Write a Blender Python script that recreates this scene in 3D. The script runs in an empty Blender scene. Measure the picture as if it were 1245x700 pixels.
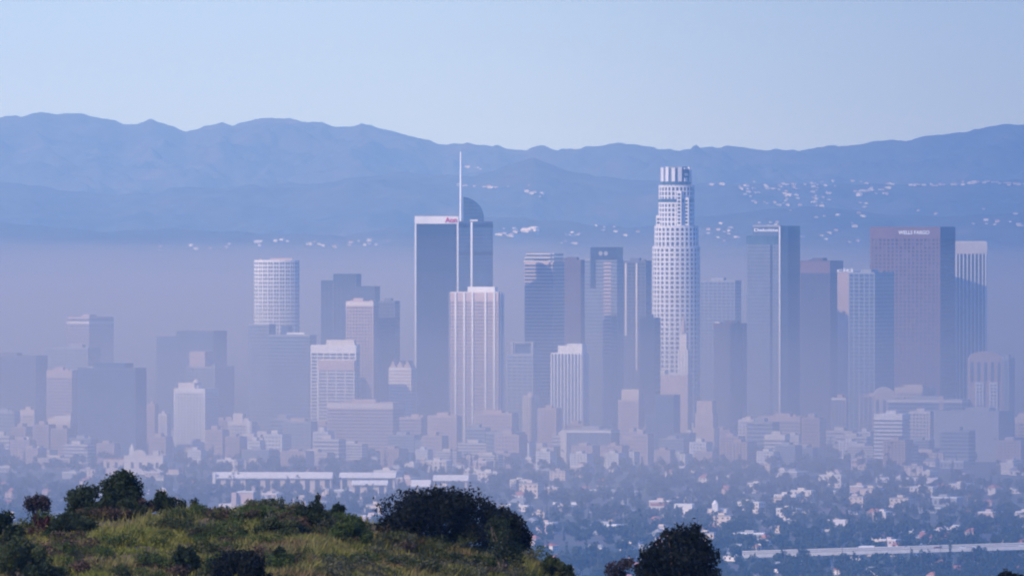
import bpy, math, random
import numpy as np
from mathutils import Vector

random.seed(7)
RNG = np.random.default_rng(7)
R = math.radians
scene = bpy.context.scene
COL = scene.collection

# ------------------------------------------------------------------ camera
F = 11038.0            # focal length in photo pixels (photo is 1245 wide)
EYE = 240.0            # eye height above the basin floor, metres
HOR = 280.0            # photo row of eye level
cam = bpy.data.cameras.new("camera")
camo = bpy.data.objects.new("camera", cam)
COL.objects.link(camo)
cam.sensor_width = 36.0
cam.lens = 36.0 * F / 1245.0
cam.clip_start = 1.0
cam.clip_end = 200000.0
camo.location = (0, 0, EYE)
camo.rotation_euler = (R(90) - math.atan((350.0 - HOR) / F), 0, 0)
cam.dof.use_dof = True
cam.dof.focus_distance = 9000.0
cam.dof.aperture_fstop = 18.0
scene.camera = camo

# ------------------------------------------------------------------ light
SUN_EL, SUN_AZ = 34.0, 228.0     # azimuth measured from +Y (view direction) towards +X
S = Vector((math.sin(R(SUN_AZ)) * math.cos(R(SUN_EL)), math.cos(R(SUN_AZ)) * math.cos(R(SUN_EL)), math.sin(R(SUN_EL))))
sun = bpy.data.lights.new("sun", 'SUN')
sun.energy = 4.6
sun.angle = R(0.5)
sun.color = (1.0, 0.93, 0.84)
suno = bpy.data.objects.new("sun", sun)
COL.objects.link(suno)
suno.rotation_euler = (-S).to_track_quat('-Z', 'Y').to_euler()
suno.location = (0, 0, 3000)

world = bpy.data.worlds.new("World")
scene.world = world
world.use_nodes = True
nt = world.node_tree
for n in list(nt.nodes):
    nt.nodes.remove(n)
wo = nt.nodes.new("ShaderNodeOutputWorld")
bg = nt.nodes.new("ShaderNodeBackground")
sk = nt.nodes.new("ShaderNodeTexSky")
sk.sky_type = 'NISHITA'
sk.sun_disc = False
sk.sun_elevation = R(SUN_EL)
sk.sun_rotation = R(SUN_AZ)
sk.altitude = 300
sk.air_density = 1.0
sk.dust_density = 0.0
sk.ozone_density = 6.0
bg.inputs['Strength'].default_value = 0.134
tint = nt.nodes.new("ShaderNodeMix")          # cool white balance of the photograph
tint.data_type = 'RGBA'
tint.blend_type = 'MULTIPLY'
tint.inputs[0].default_value = 1.0
tint.inputs[7].default_value = (0.75, 1.25, 2.50, 1)
nt.links.new(sk.outputs[0], tint.inputs[6])
# sky darkening towards the right is put into the colour, like lens falloff
tcw = nt.nodes.new("ShaderNodeTexCoord")
sep = nt.nodes.new("ShaderNodeSeparateXYZ")
mr = nt.nodes.new("ShaderNodeMapRange")
mr.interpolation_type = 'SMOOTHSTEP'
mr.inputs[1].default_value, mr.inputs[2].default_value = -0.012, 0.075
mr.inputs[3].default_value, mr.inputs[4].default_value = 1.0, 0.68
band = nt.nodes.new("ShaderNodeMix")
band.data_type = 'RGBA'
band.blend_type = 'MULTIPLY'
band.inputs[0].default_value = 1.0
nt.links.new(tcw.outputs['Generated'], sep.inputs[0])
nt.links.new(sep.outputs[0], mr.inputs[0])
nt.links.new(tint.outputs[2], band.inputs[6])
nt.links.new(mr.outputs[0], band.inputs[7])
nt.links.new(band.outputs[2], bg.inputs[0])
nt.links.new(bg.outputs[0], wo.inputs[0])

scene.view_settings.view_transform = 'Standard'
scene.view_settings.look = 'None'
scene.view_settings.exposure = 0.06
scene.view_settings.gamma = 1.0
scene.view_settings.use_curve_mapping = False
scene.cycles.max_bounces = 6
scene.cycles.diffuse_bounces = 2
scene.cycles.volume_bounces = 0
scene.cycles.transparent_max_bounces = 64
scene.cycles.filter_width = 2.1

# air: HAZE is the thin blue air of the whole scene, SMOG the layer under the inversion
HAZE_D, HAZE_C = 6.8e-5, (0.32, 0.60, 1.0)
SMOG_C = (0.75, 0.665, 0.585)
# the layer thickens towards the ground: top (metres, from eye level) and what each step adds
SMOG = ((-14, 0.30e-4), (-34, 0.40e-4), (-54, 0.50e-4), (-74, 0.60e-4), (-95, 0.70e-4), (-117, 0.70e-4), (-140, 0.70e-4), (-165, 0.70e-4))


# ------------------------------------------------------------------ materials
def new_mat(name):
    m = bpy.data.materials.new(name)
    m.use_nodes = True
    t = m.node_tree
    b = t.nodes["Principled BSDF"]
    return m, t, b


def mat(name, col, rough=0.7, var=0.10, scale=0.05, spec=0.4, metal=0.0, stretch=(1, 1, 1)):
    """A plain surface with weathering: noise in object space varies the colour and the roughness."""
    m, t, b = new_mat(name)
    tc = t.nodes.new("ShaderNodeTexCoord")
    mp = t.nodes.new("ShaderNodeMapping")
    mp.inputs['Scale'].default_value = stretch
    nz = t.nodes.new("ShaderNodeTexNoise")
    nz.inputs['Scale'].default_value = scale
    nz.inputs['Detail'].default_value = 6
    nz.inputs['Roughness'].default_value = 0.65
    rp = t.nodes.new("ShaderNodeValToRGB")
    rp.color_ramp.elements[0].position = 0.3
    rp.color_ramp.elements[1].position = 0.7
    lo = tuple(max(0.0, c * (1 - var)) for c in col)
    hi = tuple(min(1.0, c * (1 + var)) for c in col)
    rp.color_ramp.elements[0].color = (*lo, 1)
    rp.color_ramp.elements[1].color = (*hi, 1)
    t.links.new(tc.outputs['Object'], mp.inputs[0])
    t.links.new(mp.outputs[0], nz.inputs['Vector'])
    t.links.new(nz.outputs['Fac'], rp.inputs[0])
    t.links.new(rp.outputs[0], b.inputs['Base Color'])
    b.inputs['Roughness'].default_value = rough
    b.inputs['Specular IOR Level'].default_value = spec
    b.inputs['Metallic'].default_value = metal
    return m


def glass_mat(name, col, rough=0.22):
    return mat(name, col, rough, var=0.35, scale=0.12, spec=0.5, stretch=(1, 1, 0.5))


M = {}
M['white'] = mat("white_concrete", (0.72, 0.69, 0.67))
M['offwhite'] = mat("offwhite_stone", (0.63, 0.56, 0.50))
M['beige'] = mat("beige_concrete", (0.57, 0.46, 0.37))
M['tan'] = mat("tan_brick", (0.42, 0.30, 0.24))
M['pink'] = mat("pink_granite", (0.19, 0.115, 0.105))
M['rose'] = mat("rose_stone", (0.48, 0.36, 0.32))
M['grey'] = mat("grey_concrete", (0.30, 0.30, 0.31))
M['dgrey'] = mat("dark_grey_panel", (0.13, 0.13, 0.15))
M['brown'] = mat("brown_granite", (0.10, 0.07, 0.07))
M['black'] = mat("black_panel", (0.030, 0.032, 0.038), 0.4)
M['glass'] = glass_mat("dark_glass", (0.025, 0.035, 0.055))
M['glass2'] = glass_mat("blue_glass", (0.05, 0.08, 0.13), 0.2)
M['glass3'] = glass_mat("grey_glass", (0.10, 0.12, 0.15), 0.3)
M['teal'] = glass_mat("teal_glass", (0.07, 0.11, 0.13), 0.25)
M['win'] = glass_mat("window_glass", (0.030, 0.036, 0.045), 0.2)
M['blind'] = mat("window_blind", (0.10, 0.10, 0.10), 0.5, 0.2, 0.3)
M['roofgrey'] = mat("grey_roofing", (0.24, 0.24, 0.24))
M['roofwhite'] = mat("white_roofing", (0.70, 0.68, 0.66))
M['terra'] = mat("terracotta_tiles", (0.34, 0.14, 0.09), scale=0.6)
M['signwhite'] = mat("white_sign_face", (0.82, 0.82, 0.82), 0.4, 0.02)
M['signred'] = mat("red_sign_face", (0.55, 0.02, 0.03), 0.4, 0.02)
M['steel'] = mat("painted_steel", (0.75, 0.75, 0.76), 0.35, 0.05)
M['asphalt'] = mat("asphalt", (0.06, 0.06, 0.06), 0.9, 0.2, 0.3)
M['deckc'] = mat("overpass_concrete", (0.46, 0.43, 0.40), 0.8, 0.15, 0.2)
M['bark'] = mat("bark", (0.09, 0.065, 0.045), 0.9, 0.3, 8.0)
M['citybark'] = mat("tree_bark", (0.10, 0.075, 0.055), 0.9, 0.2, 1.0)
M['rubber'] = mat("rubber", (0.02, 0.02, 0.02), 0.8)
M['carwhite'] = mat("white_car_paint", (0.75, 0.75, 0.75), 0.25, 0.02)
M['cargrey'] = mat("silver_car_paint", (0.45, 0.46, 0.48), 0.25, 0.02)
M['carred'] = mat("dark_red_car_paint", (0.25, 0.03, 0.03), 0.25, 0.02)


def leaf_mat(name, c1, c2, scale=1.2, transl=0.25, rough=0.6):
    m, t, b = new_mat(name)
    tc = t.nodes.new("ShaderNodeTexCoord")
    nz = t.nodes.new("ShaderNodeTexNoise")
    nz.inputs['Scale'].default_value = scale
    nz.inputs['Detail'].default_value = 5
    rp = t.nodes.new("ShaderNodeValToRGB")
    rp.color_ramp.elements[0].position = 0.35
    rp.color_ramp.elements[1].position = 0.65
    rp.color_ramp.elements[0].color = (*c1, 1)
    rp.color_ramp.elements[1].color = (*c2, 1)
    t.links.new(tc.outputs['Object'], nz.inputs['Vector'])
    t.links.new(nz.outputs['Fac'], rp.inputs[0])
    t.links.new(rp.outputs[0], b.inputs['Base Color'])
    b.inputs['Roughness'].default_value = rough
    b.inputs['Specular IOR Level'].default_value = 0.08
    if transl > 0:
        tr = t.nodes.new("ShaderNodeBsdfTranslucent")
        mx = t.nodes.new("ShaderNodeMixShader")
        mx.inputs[0].default_value = transl
        t.links.new(rp.outputs[0], tr.inputs['Color'])
        t.links.new(b.outputs[0], mx.inputs[1])
        t.links.new(tr.outputs[0], mx.inputs[2])
        t.links.new(mx.outputs[0], t.nodes["Material Output"].inputs['Surface'])
    return m


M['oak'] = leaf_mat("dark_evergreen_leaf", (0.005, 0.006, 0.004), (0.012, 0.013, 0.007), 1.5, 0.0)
M['sumac'] = leaf_mat("sumac_leaf", (0.016, 0.024, 0.008), (0.036, 0.044, 0.016), 1.5, 0.15)
M['sagegreen'] = leaf_mat("sage_leaf", (0.075, 0.075, 0.038), (0.125, 0.115, 0.06), 2.0, 0.25)
M['scrub'] = leaf_mat("scrub_leaf", (0.035, 0.045, 0.014), (0.075, 0.080, 0.026), 2.0, 0.25)
M['lush'] = leaf_mat("fresh_green_leaf", (0.045, 0.065, 0.014), (0.075, 0.095, 0.022), 2.0, 0.3)
M['dry'] = leaf_mat("dry_twig_leaf", (0.070, 0.042, 0.026), (0.12, 0.075, 0.045), 2.5, 0.2)
M['plum'] = leaf_mat("purplish_leaf", (0.035, 0.026, 0.026), (0.06, 0.042, 0.038), 2.5, 0.2)
M['redleaf'] = leaf_mat("reddish_leaf", (0.055, 0.018, 0.014), (0.085, 0.028, 0.020), 2.5, 0.2)
M['citytree'] = leaf_mat("city_tree_leaf", (0.026, 0.038, 0.018), (0.060, 0.070, 0.030), 0.06, 0.15)
M['yflower'] = leaf_mat("mustard_flower", (0.38, 0.30, 0.02), (0.48, 0.40, 0.04), 4.0, 0.3)


# ------------------------------------------------------------------ mesh helpers
class MB:
    """Collects boxes, prisms and tubes; build() links them as ONE mesh object."""
    def __init__(self):
        self.v, self.f, self.mi, self.n = [], [], [], 0

    def add(self, verts, faces, mi=0):
        self.v.extend(verts)
        self.f.extend([tuple(i + self.n for i in fc) for fc in faces])
        self.mi.extend([mi] * len(faces))
        self.n += len(verts)
        return self

    def box(self, x0, x1, y0, y1, z0, z1, mi=0):
        return self.add([(x0, y0, z0), (x1, y0, z0), (x1, y1, z0), (x0, y1, z0), (x0, y0, z1), (x1, y0, z1), (x1, y1, z1), (x0, y1, z1)],
                        [(0, 3, 2, 1), (4, 5, 6, 7), (0, 1, 5, 4), (1, 2, 6, 5), (2, 3, 7, 6), (3, 0, 4, 7)], mi)

    def prism(self, poly, z0, z1, mi=0, top=None):
        k = len(poly)
        tp = top if top is not None else poly
        vs = [(x, y, z0) for x, y in poly] + [(x, y, z1) for x, y in tp]
        fs = [tuple(reversed(range(k))), tuple(range(k, 2 * k))]
        fs += [(i, (i + 1) % k, k + (i + 1) % k, k + i) for i in range(k)]
        return self.add(vs, fs, mi)

    def obox(self, p, t, n, wid, dep, z0, z1, mi=0):
        """box standing on point p of an edge with tangent t and outward normal n"""
        a = (p[0] - t[0] * wid / 2, p[1] - t[1] * wid / 2)
        b = (p[0] + t[0] * wid / 2, p[1] + t[1] * wid / 2)
        c = (b[0] + n[0] * dep, b[1] + n[1] * dep)
        d = (a[0] + n[0] * dep, a[1] + n[1] * dep)
        # outward is to the right of the edge direction for a ccw polygon
        return self.prism([d, c, b, a], z0, z1, mi)

    def tube(self, pts, rad, k=7, mi=0):
        pts = [Vector(p) for p in pts]
        rings = []
        for i, p in enumerate(pts):
            d = (pts[min(i + 1, len(pts) - 1)] - pts[max(i - 1, 0)]).normalized()
            u = d.orthogonal().normalized()
            w = d.cross(u)
            r = rad[i] if isinstance(rad, (list, tuple)) else rad
            rings.append([tuple(p + (u * math.cos(6.28318 * j / k) + w * math.sin(6.28318 * j / k)) * r) for j in range(k)])
        vs = [v for rg in rings for v in rg]
        fs = []
        for i in range(len(rings) - 1):
            for j in range(k):
                fs.append((i * k + j, i * k + (j + 1) % k, (i + 1) * k + (j + 1) % k, (i + 1) * k + j))
        fs.append(tuple(reversed(range(k))))
        fs.append(tuple(range((len(rings) - 1) * k, len(rings) * k)))
        return self.add(vs, fs, mi)

    def mesh(self, name, mats):
        me = bpy.data.meshes.new(name)
        me.from_pydata(self.v, [], self.f)
        for m in mats:
            me.materials.append(m)
        if any(self.mi):
            me.polygons.foreach_set("material_index", self.mi)
        me.update()
        return me

    def build(self, name, mats, parent=None):
        if not isinstance(mats, (list, tuple)):
            mats = [mats]
        return link(name, self.mesh(name, mats), parent)


def link(name, data, parent=None, loc=None, rz=0.0):
    o = bpy.data.objects.new(name, data)
    COL.objects.link(o)
    if parent is not None:
        o.parent = parent
    if loc is not None:
        o.location = loc
    if rz:
        o.rotation_euler = (0, 0, rz)
    return o


def quads_mesh(name, V, mats, mi=None, tri=False):
    """V: (n, 4, 3) array of separate quads (or (n,3,3) triangles) -> one mesh, quickly"""
    n, k = V.shape[0], V.shape[1]
    me = bpy.data.meshes.new(name)
    me.vertices.add(n * k)
    me.vertices.foreach_set("co", V.reshape(-1).astype(np.float32))
    me.loops.add(n * k)
    me.loops.foreach_set("vertex_index", np.arange(n * k, dtype=np.int32))
    me.polygons.add(n)
    me.polygons.foreach_set("loop_start", np.arange(0, n * k, k, dtype=np.int32))
    me.polygons.foreach_set("loop_total", np.full(n, k, dtype=np.int32))
    for m in mats:
        me.materials.append(m)
    if mi is not None:
        me.polygons.foreach_set("material_index", np.asarray(mi, dtype=np.int32))
    me.update(calc_edges=True)
    return me


def tag(o, label=None, cat=None, group=None, kind=None):
    if label:
        o['label'] = label
    if cat:
        o['category'] = cat
    if group:
        o['group'] = group
    if kind:
        o['kind'] = kind
    return o


def thing(name, label, cat, loc=(0, 0, 0), rz=0.0, group=None):
    return tag(link(name, None, None, loc, rz), label, cat, group)


def copy_tree(o):
    c = o.copy()
    COL.objects.link(c)
    for ch in list(o.children):
        d = ch.copy()
        COL.objects.link(d)
        d.parent = c
        for g in list(ch.children):
            e = g.copy()
            COL.objects.link(e)
            e.parent = d
    return c


def X(px, Y):
    return (px - 622.5) / F * Y


def Z(py, Y):
    return EYE - (py - HOR) / F * Y


def GY(py):
    """distance at which the basin floor shows in photo row py"""
    return EYE * F / (py - HOR)


# value noise for terrain
def vnoise(x, y, seed=0):
    xi, yi = np.floor(x).astype(np.int64), np.floor(y).astype(np.int64)
    xf, yf = x - xi, y - yi
    u, v = xf * xf * (3 - 2 * xf), yf * yf * (3 - 2 * yf)

    def h(a, b):
        n = (a * 374761393 + b * 668265263 + seed * 1274126177) & 0x7fffffff
        n = ((n ^ (n >> 13)) * 1274126177) & 0x7fffffff
        return ((n ^ (n >> 16)) & 0xffff) / 65535.0
    return (h(xi, yi) * (1 - u) + h(xi + 1, yi) * u) * (1 - v) + (h(xi, yi + 1) * (1 - u) + h(xi + 1, yi + 1) * u) * v


def fbm(x, y, octv=5, seed=0):
    s, a, t = 0.0, 1.0, 0.0
    for i in range(octv):
        s = s + a * vnoise(x * 2 ** i, y * 2 ** i, seed + i)
        t += a
        a *= 0.5
    return s / t


def ridged(x, y, octv=5, seed=0):
    s, a, t = 0.0, 1.0, 0.0
    for i in range(octv):
        s = s + a * (1 - np.abs(2 * vnoise(x * 2 ** i, y * 2 ** i, seed + i) - 1))
        t += a
        a *= 0.5
    return s / t


def grid_mesh(name, xs, ys, zf, mats, smooth=True):
    Xg, Yg = np.meshgrid(xs, ys)
    Zg = zf(Xg, Yg)
    nx, ny = len(xs), len(ys)
    V = np.stack([Xg, Yg, Zg], -1).reshape(-1, 3)
    idx = np.arange(nx * ny).reshape(ny, nx)
    Fq = np.stack([idx[:-1, :-1], idx[:-1, 1:], idx[1:, 1:], idx[1:, :-1]], -1).reshape(-1, 4)
    me = bpy.data.meshes.new(name)
    me.vertices.add(len(V))
    me.vertices.foreach_set("co", V.reshape(-1).astype(np.float32))
    me.loops.add(Fq.size)
    me.loops.foreach_set("vertex_index", Fq.reshape(-1).astype(np.int32))
    me.polygons.add(len(Fq))
    me.polygons.foreach_set("loop_start", np.arange(0, Fq.size, 4, dtype=np.int32))
    me.polygons.foreach_set("loop_total", np.full(len(Fq), 4, dtype=np.int32))
    me.polygons.foreach_set("use_smooth", np.full(len(Fq), smooth, dtype=bool))
    for m in mats:
        me.materials.append(m)
    me.update(calc_edges=True)
    return me


# ================================================================== SETTING
def ground_mat():
    m, t, b = new_mat("basin_floor")
    tc = t.nodes.new("ShaderNodeTexCoord")
    v = t.nodes.new("ShaderNodeTexVoronoi")
    v.inputs['Scale'].default_value = 0.03
    n = t.nodes.new("ShaderNodeTexNoise")
    n.inputs['Scale'].default_value = 0.004
    n.inputs['Detail'].default_value = 8
    r1 = t.nodes.new("ShaderNodeValToRGB")
    r1.color_ramp.elements[0].color = (0.05, 0.055, 0.035, 1)
    r1.color_ramp.elements[1].color = (0.16, 0.145, 0.13, 1)
    r1.color_ramp.elements[0].position = 0.4
    r1.color_ramp.elements[1].position = 0.75
    mx = t.nodes.new("ShaderNodeMix")
    mx.data_type = 'RGBA'
    mx.blend_type = 'MULTIPLY'
    mx.inputs[0].default_value = 0.5
    t.links.new(tc.outputs['Object'], v.inputs['Vector'])
    t.links.new(tc.outputs['Object'], n.inputs['Vector'])
    t.links.new(n.outputs['Fac'], r1.inputs[0])
    t.links.new(r1.outputs[0], mx.inputs[6])
    t.links.new(v.outputs['Color'], mx.inputs[7])
    t.links.new(mx.outputs[2], b.inputs['Base Color'])
    b.inputs['Roughness'].default_value = 0.9
    return m


XH = 9000.0
gm = MB()
gm.add([(-XH, -3000, 0), (XH, -3000, 0), (XH, 60000, 0), (-XH, 60000, 0)], [(0, 1, 2, 3)])
tag(gm.build("ground", ground_mat()), kind='structure')


def hill_mat(name, c1, c2, c3):
    m, t, b = new_mat(name)
    tc = t.nodes.new("ShaderNodeTexCoord")
    n = t.nodes.new("ShaderNodeTexNoise")
    n.inputs['Scale'].default_value = 0.0035
    n.inputs['Detail'].default_value = 12
    n.inputs['Roughness'].default_value = 0.7
    r = t.nodes.new("ShaderNodeValToRGB")
    e = r.color_ramp.elements
    e[0].position, e[1].position = 0.35, 0.60
    e[0].color, e[1].color = (*c1, 1), (*c2, 1)
    k = e.new(0.72)
    k.color = (*c3, 1)
    t.links.new(tc.outputs['Object'], n.inputs['Vector'])
    t.links.new(n.outputs['Fac'], r.inputs[0])
    t.links.new(r.outputs[0], b.inputs['Base Color'])
    b.inputs['Roughness'].default_value = 0.95
    return m


MT1 = hill_mat("chaparral_slope", (0.020, 0.028, 0.018), (0.065, 0.068, 0.045), (0.15, 0.13, 0.09))


def make_range(profile, Yr, depth, seed, jag, valley):
    """height function of a mountain range: crest row by photo column at distance Yr, spurs falling towards the viewer"""
    px = np.array([p[0] for p in profile], float)
    pz = np.array([Z(p[1], Yr) for p in profile], float)

    def zf(x, y):
        col = x / y * F + 622.5
        wx = (fbm(x / 1500.0, y / 1500.0, 3, seed + 50) - 0.5) * 900
        crest = np.interp(col, px, pz)
        back = np.clip((y - Yr) / 2500.0, 0, 1)
        f = np.clip((Yr - y) / depth, 0, 1)
        sp = ridged((x + wx) / 800.0, y / 1900.0, 5, seed)
        spur = (sp - 0.55) * valley * np.clip(f * 4, 0, 1) * (1 - f)
        body = crest * ((1 - f) ** 1.25) + spur
        fine = (fbm(x / 130.0, y / 130.0, 4, seed + 9) - 0.5) * jag
        scrub = (vnoise(x / 30.0, y / 40.0, seed + 31) - 0.5) * jag * 0.22 + (fbm(x / 420.0, y / 420.0, 3, seed + 17) - 0.5) * jag * 0.5
        z = body + fine * (0.35 + 0.65 * np.clip(f * 6, 0, 1)) + scrub
        z = z * (1 - back) ** 1.5 + (-30) * back
        return np.where(f >= 1, np.minimum(z, 0) - 20 * (f >= 1), z - 20 * f ** 3)
    return zf


PROFILE_FAR = [(-800, 150), (-200, 148), (0, 143), (25, 142), (48, 138.5), (62, 142), (90, 141), (120, 143), (138, 148), (150, 152.5), (163, 152), (185, 144), (200, 148), (226, 156.5),
               (245, 152), (270, 148.5), (285, 153), (310, 147), (350, 148), (392, 151), (404, 156), (428, 153.5), (438, 150), (452, 156), (470, 161), (500, 167), (538, 181),
               (560, 180), (600, 182), (606, 180), (612, 183), (640, 186.5), (690, 181), (720, 179), (765, 175.5), (800, 181), (835, 182), (880, 178), (905, 181), (960, 183),
               (1030, 180), (1062, 174), (1100, 174.5), (1120, 170), (1140, 166), (1175, 163), (1200, 156), (1218, 152.5), (1245, 153.5), (1500, 150), (2100, 160)]
PROFILE_MID = [(-800, 240), (-200, 226), (0, 222), (40, 226), (90, 233), (140, 238), (185, 236), (210, 228), (240, 231), (300, 226), (380, 222), (430, 214), (480, 209), (530, 213), (575, 216),
               (610, 206), (648, 194), (662, 198), (690, 208), (740, 216), (800, 221), (870, 224), (960, 226), (1060, 226), (1150, 225), (1245, 221), (1500, 220), (2100, 230)]
PROFILE_NEAR = [(-800, 268), (0, 270), (120, 280), (200, 276), (300, 283), (420, 286), (500, 272), (600, 263), (700, 270), (800, 276), (850, 262), (930, 252), (1000, 250), (1060, 256),
                (1150, 262), (1245, 258), (1600, 262), (2100, 270)]
Z_FAR = make_range(PROFILE_FAR, 33000.0, 7000.0, 11, 60.0, 560.0)
Z_MID = make_range(PROFILE_MID, 26000.0, 4200.0, 23, 44.0, 260.0)
Z_NEAR = make_range(PROFILE_NEAR, 21500.0, 2600.0, 37, 30.0, 150.0)
for nm, zf, y0, y1, nx, ny in (("mountains", Z_FAR, 25900, 35600, 900, 330), ("hills", Z_MID, 21700, 28600, 760, 240), ("hills", Z_NEAR, 18800, 24100, 640, 190)):
    ys = np.linspace(y0, y1, ny)
    me = grid_mesh(nm, np.linspace(-4200, 4200, nx), ys, zf, [MT1])
    tag(link(nm, me), kind='structure')


def hit_hill(px, py):
    """where the sight line of a photo pixel meets the far slopes"""
    Y = np.arange(18800.0, 33500.0, 12.0)
    x = X(px, Y)
    z = Z(py, Y)
    g = np.maximum(np.maximum(Z_FAR(x, Y), Z_MID(x, Y)), Z_NEAR(x, Y))
    k = np.nonzero(g >= z)[0]
    if len(k) == 0:
        return None
    i = k[0]
    return (float(x[i]), float(Y[i]), float(g[i]))


# ------------------------------------------------------------------ air
def air(name, x0, x1, y0, y1, z0, z1, dens, col, aniso=0.0, swell=0.0, brown=False, seed=77):
    if swell:
        # the top of the layer heaves a little, like the top of a real inversion
        nx, ny = 56, 210
        xs, ys = np.linspace(x0, x1, nx), np.linspace(y0, y1, ny)
        xg, yg = np.meshgrid(xs, ys)
        zg = z1 + swell * 2 * (fbm(xg / 1400.0, yg / 1500.0, 3, seed) - 0.5)
        b = MB()
        vs = [(float(p), float(q), float(r)) for p, q, r in zip(xg.ravel(), yg.ravel(), zg.ravel())]
        nn = len(vs)
        fs = [(j * nx + i, j * nx + i + 1, (j + 1) * nx + i + 1, (j + 1) * nx + i) for j in range(ny - 1) for i in range(nx - 1)]
        vs += [(x0, y0, z0), (x1, y0, z0), (x1, y1, z0), (x0, y1, z0)]
        c0, c1, c2, c3 = nn, nn + 1, nn + 2, nn + 3
        fs.append((c0, c3, c2, c1))
        fs.append(tuple([c0, c1] + [i for i in range(nx - 1, -1, -1)]))
        fs.append(tuple([c1, c2] + [j * nx + nx - 1 for j in range(ny - 1, -1, -1)]))
        fs.append(tuple([c2, c3] + [(ny - 1) * nx + i for i in range(nx)]))
        fs.append(tuple([c3, c0] + [j * nx for j in range(ny)]))
        b.add(vs, fs)
    else:
        b = MB().box(x0, x1, y0, y1, z0, z1)
    m = bpy.data.materials.new(name + "_air")
    m.use_nodes = True
    t = m.node_tree
    for n in list(t.nodes):
        t.nodes.remove(n)
    o = t.nodes.new("ShaderNodeOutputMaterial")
    v = t.nodes.new("ShaderNodeVolumePrincipled")
    v.inputs['Color'].default_value = (*col, 1)
    v.inputs['Absorption Color'].default_value = (0, 0, 0, 1) if brown else (1, 1, 1, 1)   # smog also absorbs
    v.inputs['Density'].default_value = dens
    v.inputs['Anisotropy'].default_value = aniso
    t.links.new(v.outputs[0], o.inputs['Volume'])
    m.cycles.homogeneous_volume = True
    return tag(b.build(name, m), kind='stuff')


air("haze", -5200, 5200, -1500, 36500, -60, 1150, HAZE_D, HAZE_C)
for i, (dz, den) in enumerate(SMOG):
    air("smog", -5000 + 60 * i, 5000 - 60 * i, 6500 + 110 * i, 36300 - 60 * i, -45 + 4 * i, EYE + dz, den, SMOG_C, swell=40.0 - 2.5 * i, brown=True, seed=77 + i)

# added shade volume, unseen above the frame, dims the right of the city
CB = 2500.0
kx, ky = CB / math.tan(R(SUN_EL)) * math.sin(R(SUN_AZ)), CB / math.tan(R(SUN_EL)) * math.cos(R(SUN_AZ))
nu, nv = 40, 60
qs = np.linspace(0.020, 0.42, nu)
yc = np.linspace(4200.0, 35500.0, nv)
vt, vb = [], []
for j in range(nv):
    for i in range(nu):
        u = min(1.0, (qs[i] - qs[0]) / 0.060)
        th = u * u * (3 - 2 * u) * min(1.0, (nu - 1 - i) / 4.0) * min(1.0, j / 3.0, (nv - 1 - j) / 3.0)
        x_, y_ = qs[i] * yc[j] + kx, yc[j] + ky
        wob = 0.78 + 0.44 * float(fbm(np.array(x_ / 900.0), np.array(y_ / 1400.0), 3, 91))
        vt.append((x_, y_, CB + 4.0 + 330.0 * th * wob))
        vb.append((x_, y_, CB - 4.0 - 30.0 * th * wob))
nn = len(vt)
fs = []
for j in range(nv - 1):
    for i in range(nu - 1):
        a = j * nu + i
        fs.append((a, a + 1, a + nu + 1, a + nu))
        fs.append((nn + a, nn + a + nu, nn + a + nu + 1, nn + a + 1))
rim = [i for i in range(nu)] + [j * nu + nu - 1 for j in range(1, nv)] + [(nv - 1) * nu + i for i in range(nu - 2, -1, -1)] + [j * nu for j in range(nv - 2, 0, -1)]
for k in range(len(rim)):
    a, b = rim[k], rim[(k + 1) % len(rim)]
    fs.append((b, a, nn + a, nn + b))
cm = bpy.data.materials.new("shade_cloud_volume")
cm.use_nodes = True
ct = cm.node_tree
for n in list(ct.nodes):
    ct.nodes.remove(n)
co_ = ct.nodes.new("ShaderNodeOutputMaterial")
cv = ct.nodes.new("ShaderNodeVolumePrincipled")
cv.inputs['Color'].default_value = (0.95, 0.95, 0.95, 1)
cv.inputs['Density'].default_value = 1.3e-3
ct.links.new(cv.outputs[0], co_.inputs['Volume'])
cm.cycles.homogeneous_volume = True
tag(MB().add(vt + vb, fs).build("shade_cloud", cm), kind='stuff')
# ================================================================== TOWERS
A0 = R(25)     # the street grid is turned 25 degrees from the line of sight


def rect(w, d):
    return [(-w / 2, -d / 2), (w / 2, -d / 2), (w / 2, d / 2), (-w / 2, d / 2)]


def ngon(rx, ry, k, ph=0.0):
    return [(rx * math.cos(ph + 2 * math.pi * i / k), ry * math.sin(ph + 2 * math.pi * i / k)) for i in range(k)]


def edges(poly):
    k = len(poly)
    for i in range(k):
        a, b = poly[i], poly[(i + 1) % k]
        dx, dy = b[0] - a[0], b[1] - a[1]
        L = math.hypot(dx, dy)
        t = (dx / L, dy / L)
        yield a, b, L, t, (t[1], -t[0])


def offset(poly, e):
    k = len(poly)
    cx = sum(p[0] for p in poly) / k
    cy = sum(p[1] for p in poly) / k
    out = []
    ed = list(edges(poly))
    for i in range(k):
        n0, n1 = ed[i - 1][4], ed[i][4]
        bx, by = n0[0] + n1[0], n0[1] + n1[1]
        q = bx * bx + by * by
        out.append((poly[i][0] + 2 * e * bx / q, poly[i][1] + 2 * e * by / q))
    return out


def text_mesh(name, cu, parent):
    tmp = bpy.data.objects.new(name, cu)
    COL.objects.link(tmp)
    dg = bpy.context.evaluated_depsgraph_get()
    me = bpy.data.meshes.new_from_object(tmp.evaluated_get(dg))
    bpy.data.objects.remove(tmp)
    return link(name, me, parent)


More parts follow.
